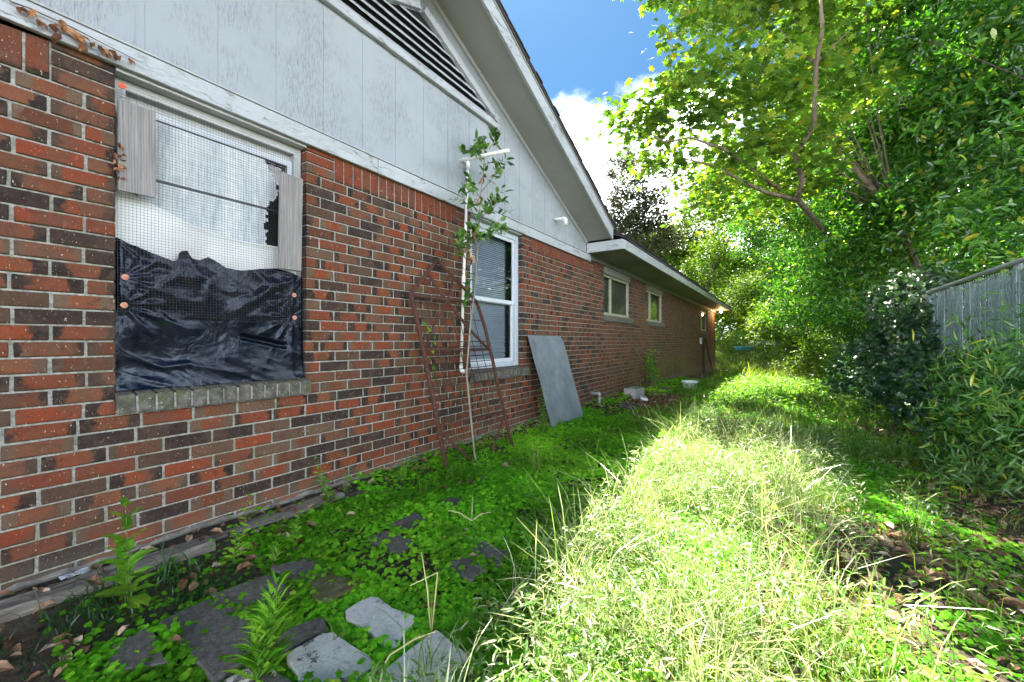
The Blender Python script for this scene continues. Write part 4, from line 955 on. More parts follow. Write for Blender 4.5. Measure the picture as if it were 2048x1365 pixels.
def clutter():
    p = on_ground(1270, 795)
    mb = MB(); M = Matrix.Translation(p+Vector((-.02, .02, .0))) @ Matrix.Rotation(R(-8), 4, 'Z'); mb.bbox((-.11, -.2, -.02), (.11, .2, .17), .008, M); tag(mb.build('concrete_block', CONC), 'grey concrete block lying near the wall among dead leaves', 'block')
    p = on_ground(1287, 803); mb = MB(); M = Matrix.Translation(p+Vector((0, 0, .03))) @ Matrix.Rotation(R(20), 4, 'Z') @ Matrix.Rotation(R(12), 4, 'Y')
    mb.bbox((-.06, -.13, 0), (.06, .13, .045), .006, M)
    e = empty('white_carton', 'crushed white carton with dark mark lying by concrete block', 'carton')
    mb.build('box', mat_simple('white_card', (.6, .66, .72), (.75, .8, .84), 10, .6, bump=.1), e)
    mb = MB(); mb.add([M @ Vector(v) for v in ((-.01, -.07, .047), (.03, -.05, .047), (.02, .07, .047), (-.02, .05, .047))], [(0, 1, 2, 3)]); mb.build('mark', DARK, e)
    for (px, py, s, lab) in ((1262, 818, .13, 'low dark stone in the leaf litter before the block'), (1247, 812, .09, 'smaller rounded stone left of the dark stone')):
        p = on_ground(px, py); bm = bmesh.new(); bmesh.ops.create_icosphere(bm, subdivisions=3, radius=1)
        for v in bm.verts: v.co = Vector((v.co.x*s, v.co.y*s*1.5, v.co.z*s*.45))*(1+.25*noise.noise(v.co*1.7+Vector((px, 0, 0))))
        me = bpy.data.meshes.new('stone'); bm.to_mesh(me); bm.free(); me.materials.append(mat_simple('dark_stone', (.04, .04, .04), (.10, .10, .095), 18, .9)); me.shade_smooth()
        o = bpy.data.objects.new('stone', me); link(o); o.location = p+Vector((0, 0, .01)); tag(o, lab, 'stone', 'stones by the block')
    # white tub
    p = on_ground(1380, 781); mb = MB(); prof = [(.10, 0), (.105, .002), (.125, .13), (.14, .132), (.14, .148), (.128, .148), (.118, .13), (.098, .01), (.0, .01)]
    n = 28; V = []; 
    for r, z in prof:
        for k_ in range(n):
            a = 2*math.pi*k_/n; c_, s_ = math.cos(a), math.sin(a); q = (abs(c_)**4+abs(s_)**4)**-.25; V.append(p+Vector((r*q*c_*1.15, r*q*s_*1.55, z*1.35)))
    mb.add(V, [(i*n+k_, i*n+(k_+1) % n, (i+1)*n+(k_+1) % n, (i+1)*n+k_) for i in range(len(prof)-1) for k_ in range(n)])
    tag(mb.build('plastic_tub', mat_simple('white_tub_plastic', (.62, .66, .72), (.72, .76, .82), 6, .4, bump=.03), smooth=True), 'white plastic tub with rolled rim on the far stepping stones', 'tub')
    # dark bin in the ivy
    p = on_ground(1705, 778); e = empty('garden_bin', 'dark blue-black plastic bin half hidden in ivy', 'bin'); m_ = mat_simple('dark_blue_plastic', (.012, .018, .03), (.025, .035, .055), 8, .45, bump=.05)
    mb = MB(); mb.tube([p, p+Vector((0, 0, .5))], [.22, .27], 24); mb.build('body', m_, e, smooth=False); mb = MB(); mb.tube([p+Vector((0, 0, .47)), p+Vector((0, 0, .52))], .29, 24); mb.build('rim', m_, e)
    # far yard things
    def far(px, py, d): return at(px, py, d)
    def hull(name, c, l, wd, h, col, lab, cat, rz):
        mb = MB(); n = 20; V = []
        prof = [(.55, 0), (.9, .25), (1, .8), (1.03, 1), (.95, 1), (.85, .3), (.5, .12)]
        for s_, z in prof:
            for k_ in range(n): a = 2*math.pi*k_/n; V.append(Vector((c.x, c.y, c.z))+Matrix.Rotation(rz, 3, 'Z') @ Vector((l*s_*math.cos(a), wd*s_*math.sin(a), h*z)))
        mb.add(V, [(i*n+k_, i*n+(k_+1) % n, (i+1)*n+(k_+1) % n, (i+1)*n+k_) for i in range(len(prof)-1) for k_ in range(n)])
        mb.add([V[k_] for k_ in range(n)]+[sum((V[k_] for k_ in range(n)), Vector())/n], (), [(k_, (k_+1) % n, n) for k_ in range(n)])
        tag(mb.build(name, mat_simple(name+'_plastic', col, tuple(q*1.3 for q in col), 6, .5, bump=.02), smooth=True), lab, cat)
    c = far(1487, 699, 24); c.z = gz(c.x, c.y)+.55; hull('paddling_pool', c, .55, .5, .26, (.06, .28, .30), 'teal plastic tub in sunlit weeds beyond the house corner', 'tub', .3)
    c = far(1524, 697, 24); c.z = gz(c.x, c.y)+.55; hull('sand_tray', c, .5, .4, .2, (.5, .16, .03), 'orange plastic tray behind the path in the weeds', 'tray', .4)
    c = far(1541, 682, 28); mb = MB(); M = Matrix.Translation((c.x, c.y, gz(c.x, c.y))) @ Matrix.Rotation(.5, 4, 'Z')
    e = empty('covered_grill', 'dark navy covered grill under low branches at yard end', 'grill')
    m2 = mat_simple('navy_cover', (.01, .014, .03), (.02, .028, .05), 6, .6); mb.bbox((-.55, -.3, .9), (.55, .3, 1.75), .12, M); mb.build('cover', m2, e)
    for sx in (-.45, .45):
        mb = MB(); mb.box((sx-.03, -.2, -.1), (sx+.03, .2, .93), M); mb.build('leg', m2, e)
    # by the far corner of the wall
    mb = MB(); a = on_wall(1408, 741, .06); mb.bbox((.02, a.y-.05, -.3), (.09, a.y+.06, 1.12), .006); tag(mb.build('dark_plank', mat_simple('dark_board', (.012, .012, .014), (.03, .03, .03), 12, .8)), 'upright dark board standing flat on the wall near its far corner', 'board')
    mb = MB(); mb.tube([on_ground(1427, 750)+Vector((0, 0, -.03)), on_wall(1411, 678, .05)], .025, 8); tag(mb.build('leaning_pole', DARK, smooth=True), 'thin dark pole leaning by the far wall corner', 'pole')
    mb = MB(); a = on_wall(1400, 683, .0); mb.bbox((.002, a.y-.09, a.z-.1), (.06, a.y+.09, a.z+.13), .006); tag(mb.build('outlet_box', VINYL), 'small white outlet box fixed low on the far brick wall', 'outlet')
    # round roof vent
    c = at(1358, 556, 20); e = empty('roof_vent'); e.parent = roof; X_ = -.95; d = ray(1358, 548); t_ = (X_-CAMX)/d.x; c = Vector((X_, t_*d.y, CAMZ+t_*d.z))
    mb = MB(); mb.tube([c-Vector((0, 0, .35)), c+Vector((0, 0, .03))], .06, 14); mb.tube([c+Vector((0, 0, .0)), c+Vector((0, 0, .05)), c+Vector((0, 0, .10)), c+Vector((0, 0, .12))], [.13, .15, .12, .03], 18); mb.build('vent_cap', PVC, e, smooth=True)
    # lamp under the eave
    e = empty('eave_lamp', 'lit warm bulb lamp under the far end of the eave', 'lamp'); y = 20.3; x = .30; 
    mb = MB(); mb.tube([(x, y, ZS-.002), (x, y, ZS-.03)], [.07, .05], 16); mb.build('base', VINYL, e)
    m = Mat('lit_bulb'); m.set((1, .8, .5), .5); m.b.inputs['Emission Color'].default_value = (1, .62, .28, 1); m.b.inputs['Emission Strength'].default_value = 30
    mb = MB(); mb.tube([(x, y, ZS-.032), (x, y, ZS-.05), (x, y, ZS-.085), (x, y, ZS-.115), (x, y, ZS-.125)], [.018, .03, .048, .03, .008], 14); mb.build('bulb', m.m, e, smooth=True)
    ld = bpy.data.lights.new('bulb_light', 'POINT'); ld.energy = 9; ld.color = (1, .55, .22); ld.shadow_soft_size = .05; lo = bpy.data.objects.new('bulb_light', ld); link(lo, e); lo.location = (x, y, ZS-.17)
clutter()
# ------------------------------------------------------------------ timbers, paving stones
def timber(a, b, w_, h, lab):
    a = Vector(a); b = Vector(b); d = b-a; Lh = d.length; M = Matrix.Translation(a) @ d.to_track_quat('Y', 'Z').to_matrix().to_4x4()
    n = 30; V = []; 
    for i in range(n+1):
        y = Lh*i/n
        for k_, (x, z) in enumerate([(-.5, 0), (.5, 0), (.5, .55), (.5, .9), (.38, 1), (.1, 1), (-.15, .97), (-.4, 1), (-.5, .88), (-.5, .5)]):
            V.append(M @ Vector((x*w_*(1+.06*noise.noise(Vector((y*3, k_*3, a.y*5)))), y, h*z*(1+.09*noise.noise(Vector((y*4, k_*2.1, 3)))))))
    m = 10; Qd = [(i*m+k_, i*m+(k_+1) % m, (i+1)*m+(k_+1) % m, (i+1)*m+k_) for i in range(n) for k_ in range(m)]
    mb = MB(); mb.add(V, Qd, [(0, k_+1, k_) for k_ in range(1, 9)]+[(n*m, n*m+k_, n*m+k_+1) for k_ in range(1, 9)])
    tag(mb.build('landscape_timber', TIMBER, smooth=False), lab, 'timber', 'timbers edging the wall foot')
timber((.10, -.6, -.02), (.185, .875, -.015), .13, .095, 'split grey timber edging nearest the corner of the path, ending at the other')
timber((.105, .86, -.03), (.125, 1.62, -.02), .12, .085, 'darker timber further along the wall foot, running under clover')
def mat_paver():
    m = Mat('paving_stone'); a = m.attr(); r, g_, b = m.sep(a.outputs['Color'])[:3]
    c = m.ramp(m.noise(45, 6, .75), [(.3, (.06, .055, .05)), (.5, (.15, .14, .128)), (.75, (.27, .26, .24))])
    c = m.mix(m.mr(m.noise(8, 4), .5, .7, 0, .5), c, (.09, .08, .045))
    pn = m.math('ADD', m.noise(11, 7, .82), m.math('MULTIPLY', m.math('SUBTRACT', r, .5), .42))
    c = m.mix(m.mr(pn, .54, .58), c, m.ramp(m.noise(40, 5, .7), [(.3, (.66, .65, .62)), (.6, (.90, .89, .86))]))
    mo = m.math('ADD', m.noise(14, 6, .8), m.math('MULTIPLY', m.math('SUBTRACT', g_, .5), .6)); c = m.mix(m.mr(mo, .6, .68, 0, .9), c, (.10, .10, .02))
    c = m.mix(m.mr(m.noise(23, 5, .8), .55, .7, 0, .6), c, (.05, .045, .035)); m.set(c, .92); m.bump(m.noise(70, 6, .85), 1, .012); return m.m
PAVER = mat_paver()
path = empty('path'); path['kind'] = 'structure'; path['label'] = 'overgrown path of square paving stones'
PAVQ = [([(225, 1312), (300, 1262), (340, 1345), (205, 1365)], 0, .3), ([(314, 1259), (424, 1208), (560, 1290), (430, 1375)], .12, .3), ([(424, 1203), (536, 1165), (612, 1205), (470, 1245)], .1, .4), ([(541, 1151), (617, 1127), (664, 1153), (594, 1180)], .1, .35),
        ([(597, 1183), (664, 1159), (725, 1178), (640, 1224)], .5, .95), ([(547, 1290), (640, 1250), (655, 1272), (566, 1322)], .15, .4), ([(570, 1330), (655, 1278), (752, 1345), (700, 1400), (610, 1400)], .82, .3), ([(684, 1238), (740, 1204), (838, 1256), (784, 1316)], .95, .2),
        ([(744, 1375), (872, 1277), (940, 1335), (900, 1400), (780, 1420)], .95, .2), ([(784, 1057), (828, 1034), (858, 1051), (818, 1078)], .2, .3), ([(732, 1088), (775, 1071), (834, 1093), (806, 1122)], .2, .3), ([(934, 1113), (969, 1092), (1024, 1118), (998, 1146)], .35, .4),
        ([(872, 1144), (928, 1122), (972, 1150), (944, 1176)], .2, .4), ([(870, 1015), (905, 1000), (935, 1012), (900, 1030)], .1, .4), ([(690, 1365), (720, 1340), (770, 1370), (740, 1400)], .3, .3),
        ([(440, 1385), (520, 1340), (600, 1400), (520, 1440)], .6, .3), ([(1180, 1010), (1230, 998), (1250, 1012), (1200, 1026)], .1, .4)]
FARP = [((.95, 9.2), .42, .3, 0), ((.72, 9.75), .4, .3, 0), ((1.15, 10.6), .5, .4, .05), ((.75, 10.7), .4, .35, .05), ((1.2, 11.7), .55, .4, .1), ((.7, 11.9), .4, .4, .1), ((1.25, 13.0), .6, .45, .05), ((.85, 14.4), .5, .45, .05), ((1.3, 15.6), .5, .5, .0), ((.5, 9.2), .3, .2, 0)]
def slab(corners, r, mo, th=.06, lift=.026):
    C = [Vector((p.x, p.y, gz(p.x, p.y))) for p in corners]; zc = max(c.z for c in C)+lift; cen = sum(C, Vector())/len(C); n = len(C); mb = MB(); V = []
    ring = []
    for i in range(n):
        a, b = C[i], C[(i+1) % n]
        for t in (0.0, .12, .5, .88):
            p = a.lerp(b, t); 
            if t == 0: p = p.lerp(cen, .04)
            p = p+Vector((rng.normal(0, .0045), rng.normal(0, .0045), 0)); ring.append(p)
    m = len(ring)
    for p in ring: V.append(Vector((p.x, p.y, zc-th)))
    for p in ring: V.append(Vector((p.x, p.y, zc-.006)))
    for p in ring: q = p.lerp(cen, .03); V.append(Vector((q.x, q.y, zc)))
    V.append(Vector((cen.x, cen.y, zc+.001)))
    mb.add(V, [(k_*m+i, k_*m+(i+1) % m, (k_+1)*m+(i+1) % m, (k_+1)*m+i) for k_ in (0, 1) for i in range(m)], [(2*m+i, 2*m+(i+1) % m, 3*m) for i in range(m)], (r, mo, 0, 1))
    mb.build('paving_stone', PAVER, path)
PAVC = []
for q, r, mo in PAVQ:
    cs = [on_ground(*p) for p in q]; slab(cs, r, mo); c = sum(cs, Vector())/len(cs); PAVC.append([(p.x, p.y) for p in cs])
for (x, y), sx, sy, z in FARP:
    a = rng.uniform(-.15, .15); M = Matrix.Rotation(a, 3, 'Z'); cs = [Vector((x, y, 0))+M @ Vector((sx*.5*u, sy*.5*v, 0)) for u, v in ((-1, -1), (1, -1), (1, 1), (-1, 1))]
    slab(cs, .1, .75, .09, .035+z*.3); PAVC.append([(p.x, p.y) for p in cs])
# ------------------------------------------------------------------ ground plants
def in_paver(x, y, grow=0.0):
    for q in PAVC:
        inside = True; n = len(q); cx = sum(p[0] for p in q)/n; cy = sum(p[1] for p in q)/n
        s0 = None
        for i in range(n):
            a, b = q[i], q[(i+1) % n]; cr_ = (b[0]-a[0])*(y-a[1])-(b[1]-a[1])*(x-a[0]); d = cr_/math.hypot(b[0]-a[0], b[1]-a[1])
            s = d > 0
            if s0 is None: s0 = s
            if s != s0 or abs(d) < grow: inside = False; break
        if inside: return True
    return False
def sample(n, x0, x1, y0, y1, dens):
    X = rng.uniform(x0, x1, n); Y = rng.uniform(y0, y1, n); keep = np.array([dens(x, y) > rng.random() for x, y in zip(X, Y)])
    return X[keep], Y[keep]
def visible(x, y, m=.25):
    D = -(x-CAMX)*ST+y*CT; r = (x-CAMX)*CT+y*ST
    return D > .75 and abs(r) < D*1.25+m
def ns(x, y, s, o=0): return noise.noise(Vector((x*s, y*s, o)))
def bare(x, y):   # leaf litter patches
    if .25 < x < 1.35 and 5.6 < y < 9.2: return max(0, 1-abs((x-.75)/.6))*max(0, 1-abs((y-7.2)/1.7))*2.2
    return 0
def dens_cover(x, y):
    if not visible(x, y): return 0
    d = 1.0 if ns(x, y, 1.9, 1) > -.38 else .3
    if x < .27 and y < 1.75: d = .02
    elif x < .14: d *= .35
    if y < .95 and x < .62: d *= .12
    if in_paver(x, y, .022): return .02
    if in_paver(x, y): return .45
    if x > 3.1: d *= max(.15, 1-(x-3.1)*1.0)
    d *= max(0, 1-bare(x, y))
    if 1.75 < x < 2.85 and y < 5.6: d *= .35
    if 2.45 < x < 3.6 and y < 3.2: d *= .42 if ns(x, y, 2.5, 7) > .0 else .05
    return d
def cover(name, n, box, size, hgt, tmpl, lab):
    X, Y = sample(n, *box, dens_cover); k = len(X)
    Z = np.array([gz(x, y) for x, y in zip(X, Y)]); H = np.array([max(.0, .5+ns(x, y, 3, 5)) for x, y in zip(X, Y)])
    pos = np.stack([X, Y, Z+.008+hgt*H*rng.random(k)**.7], 1); nr = rand_dirs(k)*.33+np.array([0.08, -.15, 1]); sp = rng.uniform(0, 6.28, k)
    rn = np.clip(.45+.5*np.array([ns(x, y, 1.1, 8) for x, y in zip(X, Y)])+rng.normal(0, .22, k), 0, 1)
    o = scatter(name, tmpl, pos, rotmats(nr, sp), size*rng.uniform(.4, 1.0, k)**.8*1.15, GC, kind='stuff', rnd=rn); tag(o, lab); return o
cover('ground_cover', 62000, (.0, 3.4, .3, 2.6), .026, .05, T_ROUND, 'bright green low scalloped ground ivy between paving stones')
cover('ground_cover', 48000, (.0, 3.6, 2.4, 5.5), .030, .06, T_ROUND_LO, 'clover-like ground cover spreading along the wall')
cover('ground_cover', 14000, (.1, 3.4, .3, 5.5), .042, .07, T_IVY, 'toothed little weeds scattered through the ground cover')
cover('ground_cover', 30000, (.0, 4.0, 5.2, 13), .048, .09, T_ROUND_LO, 'ground cover thinning out along the far path')
GP = leaf_mat('sunlit_tone_grass', [(0, (.11, .22, .03)), (.35, (.24, .35, .08)), (.7, (.46, .52, .24)), (1, (.72, .68, .52))], .4, (1.2, 1.25, .75), .3, .9, nscale=5, namt=.4)  # green grass lightened toward white, strong sunlight painted into the blade colour
GW = leaf_mat('sunlit_tone_weed_leaf', [(0, (.09, .24, .03)), (.4, (.2, .36, .07)), (.8, (.42, .52, .22)), (1, (.65, .66, .45))], .4, (1.2, 1.3, .7), .3, .9)  # weed leaves of the bright strip, sun glare put into their colour too
# grass blades: curved tapering strips
def blades(name, X, Y, hgt, wid, lean, mat, lab, yel=0.):
    k = len(X); Z = np.array([gz(x, y) for x, y in zip(X, Y)])-.005; az = rng.uniform(0, 6.28, k); h = hgt*rng.uniform(.3, 1.3, k)*np.array([max(.35, 1+1.3*ns(x, y, 2.6, 17)) for x, y in zip(X, Y)]); le = lean*rng.uniform(.2, 1.3, k)
    dx, dy = np.cos(az), np.sin(az); fa = az+rng.uniform(-1.2, 1.2, k)+1.57; wx, wy = np.cos(fa), np.sin(fa); w_ = wid*rng.uniform(.6, 1.3, k)
    S = [(0, 1.0), (.35, .95), (.65, .75), (.88, .45), (1, .03)]; V = np.zeros((k, 10, 3))
    for i, (t, ww) in enumerate(S):
        ox = le*h*t**2.1; oz = h*(t-.42*np.minimum(le, 1.5)*t**2.6)
        for s_, sg in ((0, -1), (1, 1)):
            V[:, i*2+s_, 0] = X+dx*ox+sg*wx*w_*ww*.5; V[:, i*2+s_, 1] = Y+dy*ox+sg*wy*w_*ww*.5; V[:, i*2+s_, 2] = Z+oz
    Fq = np.array([(i*2, i*2+1, i*2+3, i*2+2) for i in range(4)]); fs = (Fq[None]+(np.arange(k)*10)[:, None, None]).reshape(-1, 4)
    r = np.clip(rng.beta(2, 2.2, k)+yel, 0, 1); r = np.where(rng.random(k) < .05, 1, np.minimum(r, .93)); bc = np.repeat(np.stack([r, r, r, np.ones(k)], 1), 10, 0)
    o = np_mesh(name, V.reshape(-1, 3), fs, mat, None, bc, kind='stuff'); tag(o, lab); return o
def tufted(n, box, dens, cl, spread):
    cx, cy = sample(int(n/cl), *box, dens); k = rng.poisson(cl, len(cx))+1; i = np.repeat(np.arange(len(cx)), k)
    return cx[i]+rng.normal(0, spread, len(i)), cy[i]+rng.normal(0, spread, len(i))
def d_lush(x, y):
    if not visible(x, y) or in_paver(x, y): return 0
    a = 1.0 if 1.66+.08*ns(x, y, 2) < x < 2.95 else 0
    if x > 2.5 and y < 2.9: a *= max(0, .9*ns(x, y, 2.0, 2)+.32)
    if x > 3.1: a = max(0, .35-(x-3.1)*.3)
    if 4.2 < y < 6.0: a *= .55
    return a*(.45+.55*(ns(x, y, 1.5, 4) > -.1))
X, Y = tufted(19000, (1.4, 3.7, .6, 5.8), d_lush, 9, .045); core = (X < 2.75+.2*np.sin(Y*3)) & (Y < 5.4)
blades('grass', X[core], Y[core], .24, .0050, .95, GP, 'tall sunlit-tone grass in the sunlit strip beside the wall shade', .08)
blades('grass', X[~core], Y[~core], .20, .0050, .9, GG, 'green grass thinning out toward the hedge foot')
def d_tall(x, y): return (1 if ns(x, y, 1.3, 31) > -.1 else .2) if (visible(x, y) and 1.75 < x < 2.75 and 1.3 < y < 5.6) else 0
X, Y = tufted(3200, (1.6, 2.9, 1.2, 5.8), d_tall, 6, .05); blades('grass', X, Y, .38, .0035, .8, GP, 'wispy knee high sunlit-tone grass standing above the sunlit strip')
def d_far(x, y): return (0 if not visible(x, y) or in_paver(x, y) or (x < 1.4 and 9 < y < 9.7) else (.9 if .9 < x < 4.0 else 0)*(1 if ns(x, y, .8, 3) > -.25 else .25)*max(0, 1-bare(x, y)))
X, Y = tufted(24000, (.7, 4.2, 4.6, 15), d_far, 8, .08); blades('grass', X, Y, .17, .009, .8, GG, 'green grass over the middle and far path')
X, Y = tufted(9000, (-4, 5.5, 14, 30), lambda x, y: 1 if (x > .8 or y > 21.5) else 0, 6, .2); blades('grass', X, Y, .38, .025, .7, GG, 'rank weeds and grass beyond the house corner', .1)
def d_sp(x, y): return 0 if (not visible(x, y) or in_paver(x, y)) else (.5 if ns(x, y, 2.2, 12) > .12 else .05)*(0 if x < .2 else 1)*max(0, 1-bare(x, y))
X, Y = tufted(4200, (.2, 3.7, .5, 6), d_sp, 14, .03); blades('grass', X, Y, .16, .004, .8, GG, 'scattered thin green grass tufts in the ground cover')
X, Y = tufted(620, (.3, .62, .05, .75), lambda x, y: 1, 12, .03); blades('grass', X, Y, .13, .0045, .9, leaf_mat('dark_grass', [(0, (.012, .06, .012)), (1, (.03, .11, .02))], .25, (1.3, 1.5, .5), .35), 'dark green lily grass tufts before the near timber')
# broad weed foliage mixed in the sunny strip
X, Y = sample(52000, 1.5, 3.3, .6, 5.6, d_lush); k = len(X)
pos = np.stack([X, Y, np.array([gz(x, y) for x, y in zip(X, Y)])+rng.uniform(.01, .22, k)*np.array([max(.3, 1+1.2*ns(x, y, 3.1, 23)) for x, y in zip(X, Y)])], 1); nr = rand_dirs(k)*.6+np.array([0, 0, 1])
tag(scatter('undergrowth', T_LANCE, pos, rotmats(nr, rng.uniform(0, 6.28, k)), rng.uniform(.025, .06, k), GW, kind='stuff'), 'small leaved weeds filling the sunlit grass')
X, Y = sample(9000, 0.6, 4.2, 7, 16, d_far); k = len(X)
pos = np.stack([X, Y, np.array([gz(x, y) for x, y in zip(X, Y)])+rng.uniform(.01, .22, k)], 1); nr = rand_dirs(k)*.6+np.array([0, 0, 1])
tag(scatter('undergrowth', T_OVAL, pos, rotmats(nr, rng.uniform(0, 6.28, k)), rng.uniform(.05, .09, k), GS, kind='stuff'), 'leafy weeds along the far path')
# fallen leaves
def d_lit(x, y):
    if not visible(x, y): return 0
    if x < .2: return .6
    if bare(x, y) > .2: return .9
    if x < .12 and y < 2: return 1
    if x > 2.45 and y < 3.6: return 1
    if x > 3.2: return .8
    if x < .7 and y < 1.2: return .35
    return .06
X, Y = sample(24000, 0.03, 4.4, .1, 12, d_lit); k = len(X); keep = X > .03
pos = np.stack([X, Y, np.array([gz(x, y) for x, y in zip(X, Y)])+rng.uniform(.004, .03, k)], 1); nr = rand_dirs(k)*.55+np.array([0, 0, 1]); T_DRY = (T_OVAL[0]*np.array([1, 1.5, 3.2]), T_OVAL[1])
tag(scatter('fallen_leaves', T_DRY, pos, rotmats(nr, rng.uniform(0, 6.28, k)), rng.uniform(.025, .08, k), DRY, kind='stuff'), 'brown fallen leaves littering the ground')
mb = MB()
for i in range(260):
    x = rng.uniform(.05, 4.2); y = rng.uniform(.3, 9)
    if d_lit(x, y) < .3 and rng.random() > .15: continue
    a = rng.uniform(0, 6.28); l_ = rng.uniform(.08, .35); z = gz(x, y)+.012; p = Vector((x, y, z)); d = Vector((math.cos(a), math.sin(a), rng.normal(0, .05)))*l_
    mb.tube([p, p+d*.5+Vector(rng.normal(0, .008, 3)), p+d], [.0025, .002, .001], 4)
tag(mb.build('fallen_twigs', TWIG, kind='stuff'), 'thin twigs strewn over soil and leaves')
# ------------------------------------------------------------------ individual weeds, each leaf a part
LEAFME = {}
def leaf_mesh(kind, mat):
    key = (kind, mat.name)
    if key not in LEAFME:
        T = {'oval': T_OVAL, 'lance': T_LANCE, 'palm': T_IVY, 'dry': T_DRY}[kind]; V = T[0]*(np.array([1, 1.35, 1]) if kind == 'oval' else 1); L_ = []
        for r in (.1, .4, .7, .95):
            o = np_mesh('leaf', V, [np.array(f) for f in T[1]], mat, None, np.tile((r, r, 0, 1), (len(V), 1))); me = o.data; bpy.data.objects.remove(o); L_.append(me)
        LEAFME[key] = L_
    return LEAFME[key][random.randrange(4)]
def put_leaf(parent, p, d, up, s, kind, mat, bend=0, name='leaf'):
    o = bpy.data.objects.new(name, leaf_mesh(kind, mat)); link(o, parent)
    d = Vector(d).normalized(); b = Vector(up).cross(d).normalized(); n_ = d.cross(b)
    M = Matrix((d, b, n_)).transposed().to_4x4(); M.translation = p; o.matrix_world = M @ Matrix.Scale(s, 4)
    o.matrix_basis = M @ Matrix.Scale(s, 4); return o
def weed(name, label, base, h, lean, stems, lsz, kind, mat, nl, cat='weed', group='weeds along the wall', stemr=.0022, top=0, pair=True, rise=.35, stem_mat=None, leafp=True, start=.12):
    e = empty(name, label, cat, group); bx = Vector(base)
    LF = []
    for s_ in range(stems):
        a = rng.uniform(0, 6.28); off = Vector((math.cos(a), math.sin(a), 0))*(.01 if stems > 1 else 0)
        hh = h*(1 if s_ == 0 else rng.uniform(.5, .9)); ln = Vector(lean)+off*(7 if stems > 1 else 0)
        pts = [bx+off+ln*(t**1.5)*hh+Vector((0, 0, hh*t))+Vector((rng.normal(0, .004), rng.normal(0, .004), 0))*(t > 0) for t in np.linspace(0, 1, 7)]
        mb = MB(); mb.tube(pts, [stemr*lerp(1, .4, i/6) for i in range(7)], 6); mb.build('stem', stem_mat or STEM, e, smooth=True)
        for i in range(nl):
            t = start+(1-start)*i/(nl-1); q = t*6; j = min(5, int(q)); p = pts[j].lerp(pts[j+1], q-j); az = i*2.4+rng.uniform(-.4, .4) if not pair else (i % 2)*1.3+rng.uniform(-.3, .3)
            for m_ in ((0, math.pi) if pair else (0,)):
                sz = lsz*lerp(1.1, .55, max(0, t-.4)/.6)*rng.uniform(.75, 1.15); d = Vector((math.cos(az+m_), math.sin(az+m_), rise+top*t)); LF.append((p, d, Vector((0, 0, 1))+Vector(rng.normal(0, .25, 3)), sz))
    if leafp:
        for l_ in LF: put_leaf(e, *l_, kind, mat)
    else:
        T = {'oval': T_OVAL, 'lance': T_LANCE}[kind]; P = np.array([tuple(l_[0]) for l_ in LF]); D = np.array([tuple(l_[1]) for l_ in LF]); U = np.array([tuple(l_[2]) for l_ in LF])
        scatter('leaves', T, P, frames(D, U), np.array([l_[3] for l_ in LF]), mat, e)
    return e
og = on_ground
weed('willow_weed', 'tall bright weed with narrow upright leaves growing through the nearest paving stones', og(525, 1375), .30, (.02, .03, 0), 5, .10, 'lance', GS, 13, rise=.75, top=.6, pair=True)
weed('broad_weed', 'leggy weed with drooping pointed leaves before the near timber', og(262, 1215), .40, (-.05, -.02, 0), 2, .10, 'oval', GS, 9, rise=-.05, top=1.0, pair=True)
weed('privet_seedling', 'slim seedling with paired oval leaves at the joint of the timbers', og(470, 1130), .30, (.03, .12, 0), 2, .052, 'oval', GS, 9, rise=.35)
weed('privet_seedling', 'arching seedling with oval leaves against the brick beyond the second timber', og(655, 1010), .30, (-.10, -.28, 0), 3, .045, 'oval', GS, 9, rise=.3)
weed('privet_seedling', 'short seedling with paired leaves at the edge of the clover by dark timber', og(592, 1090), .16, (.0, .02, 0), 4, .042, 'oval', GS, 7, rise=.5)
weed('lance_weed', 'small weed of narrow leaves rising from clover near the second timber', og(548, 1125), .10, (0, .05, 0), 3, .05, 'lance', GS, 5, rise=.7)
weed('lance_weed', 'narrow leaved wiry weed against bricks behind clover', og(690, 985), .2, (-.02, .12, 0), 3, .035, 'lance', GS, 6, rise=.2)
weed('lance_weed', 'arching yellowish weed against the wall left of the rusty gate', og(812, 945), .16, (0, .2, 0), 3, .06, 'lance', GS, 5, rise=.3)
weed('lance_weed', 'upright leafy weed standing before the rusty gate foot', og(800, 965), .15, (0, 0, 0), 4, .05, 'lance', GS, 6, rise=.8)
weed('lance_weed', 'flat rosette weed beside the white stained stones', og(652, 1258), .03, (0, 0, 0), 4, .06, 'lance', GC, 5, rise=.15)
weed('privet_seedling', 'fernlike arching seedling beside the foot of the grey panel', og(1088, 868), .55, (-.03, -.12, 0), 4, .055, 'oval', GS, 13, rise=.1, stemr=.003)
weed('privet_seedling', 'small leafy shoot climbing the rusty gate lower corner', og(885, 880), .14, (0, 0, 0), 4, .03, 'oval', GS, 5)
for i, (px, py, h) in enumerate([(1548, 1010, .30), (1495, 985, .22), (1290, 1120, .20), (1610, 1010, .26), (1690, 960, .28), (1375, 1010, .20), (1440, 985, .26), (1098, 1225, .17), (1600, 930, .3), (1335, 1230, .26), (1260, 1290, .22), (1480, 1150, .28), (1580, 1290, .2), (1420, 1300, .24)]):
    where = ['with its top clear of the grass beyond the bright patch', 'just left of the tallest one', 'at the shaded edge of the sunlit patch', 'right of the tallest one', 'near the dark leaf litter', 'on the wall side of the grass', 'behind the sunlit patch', 'alone in the shade by the clover', 'furthest out toward the hedge', 'in the bright middle of the grass', 'at the front edge of the grass', 'deep in the brightest grass', 'among broad leaves near the front', 'at the front where light and shade meet'][i]
    weed('tall_weed', 'slender weed spike '+where, og(px, py), h, (rng.normal(0, .06), rng.normal(0, .06), 0), 2, .035, 'oval', GW, 12, group='weed spikes in the grass', rise=.5, leafp=False, start=.25)
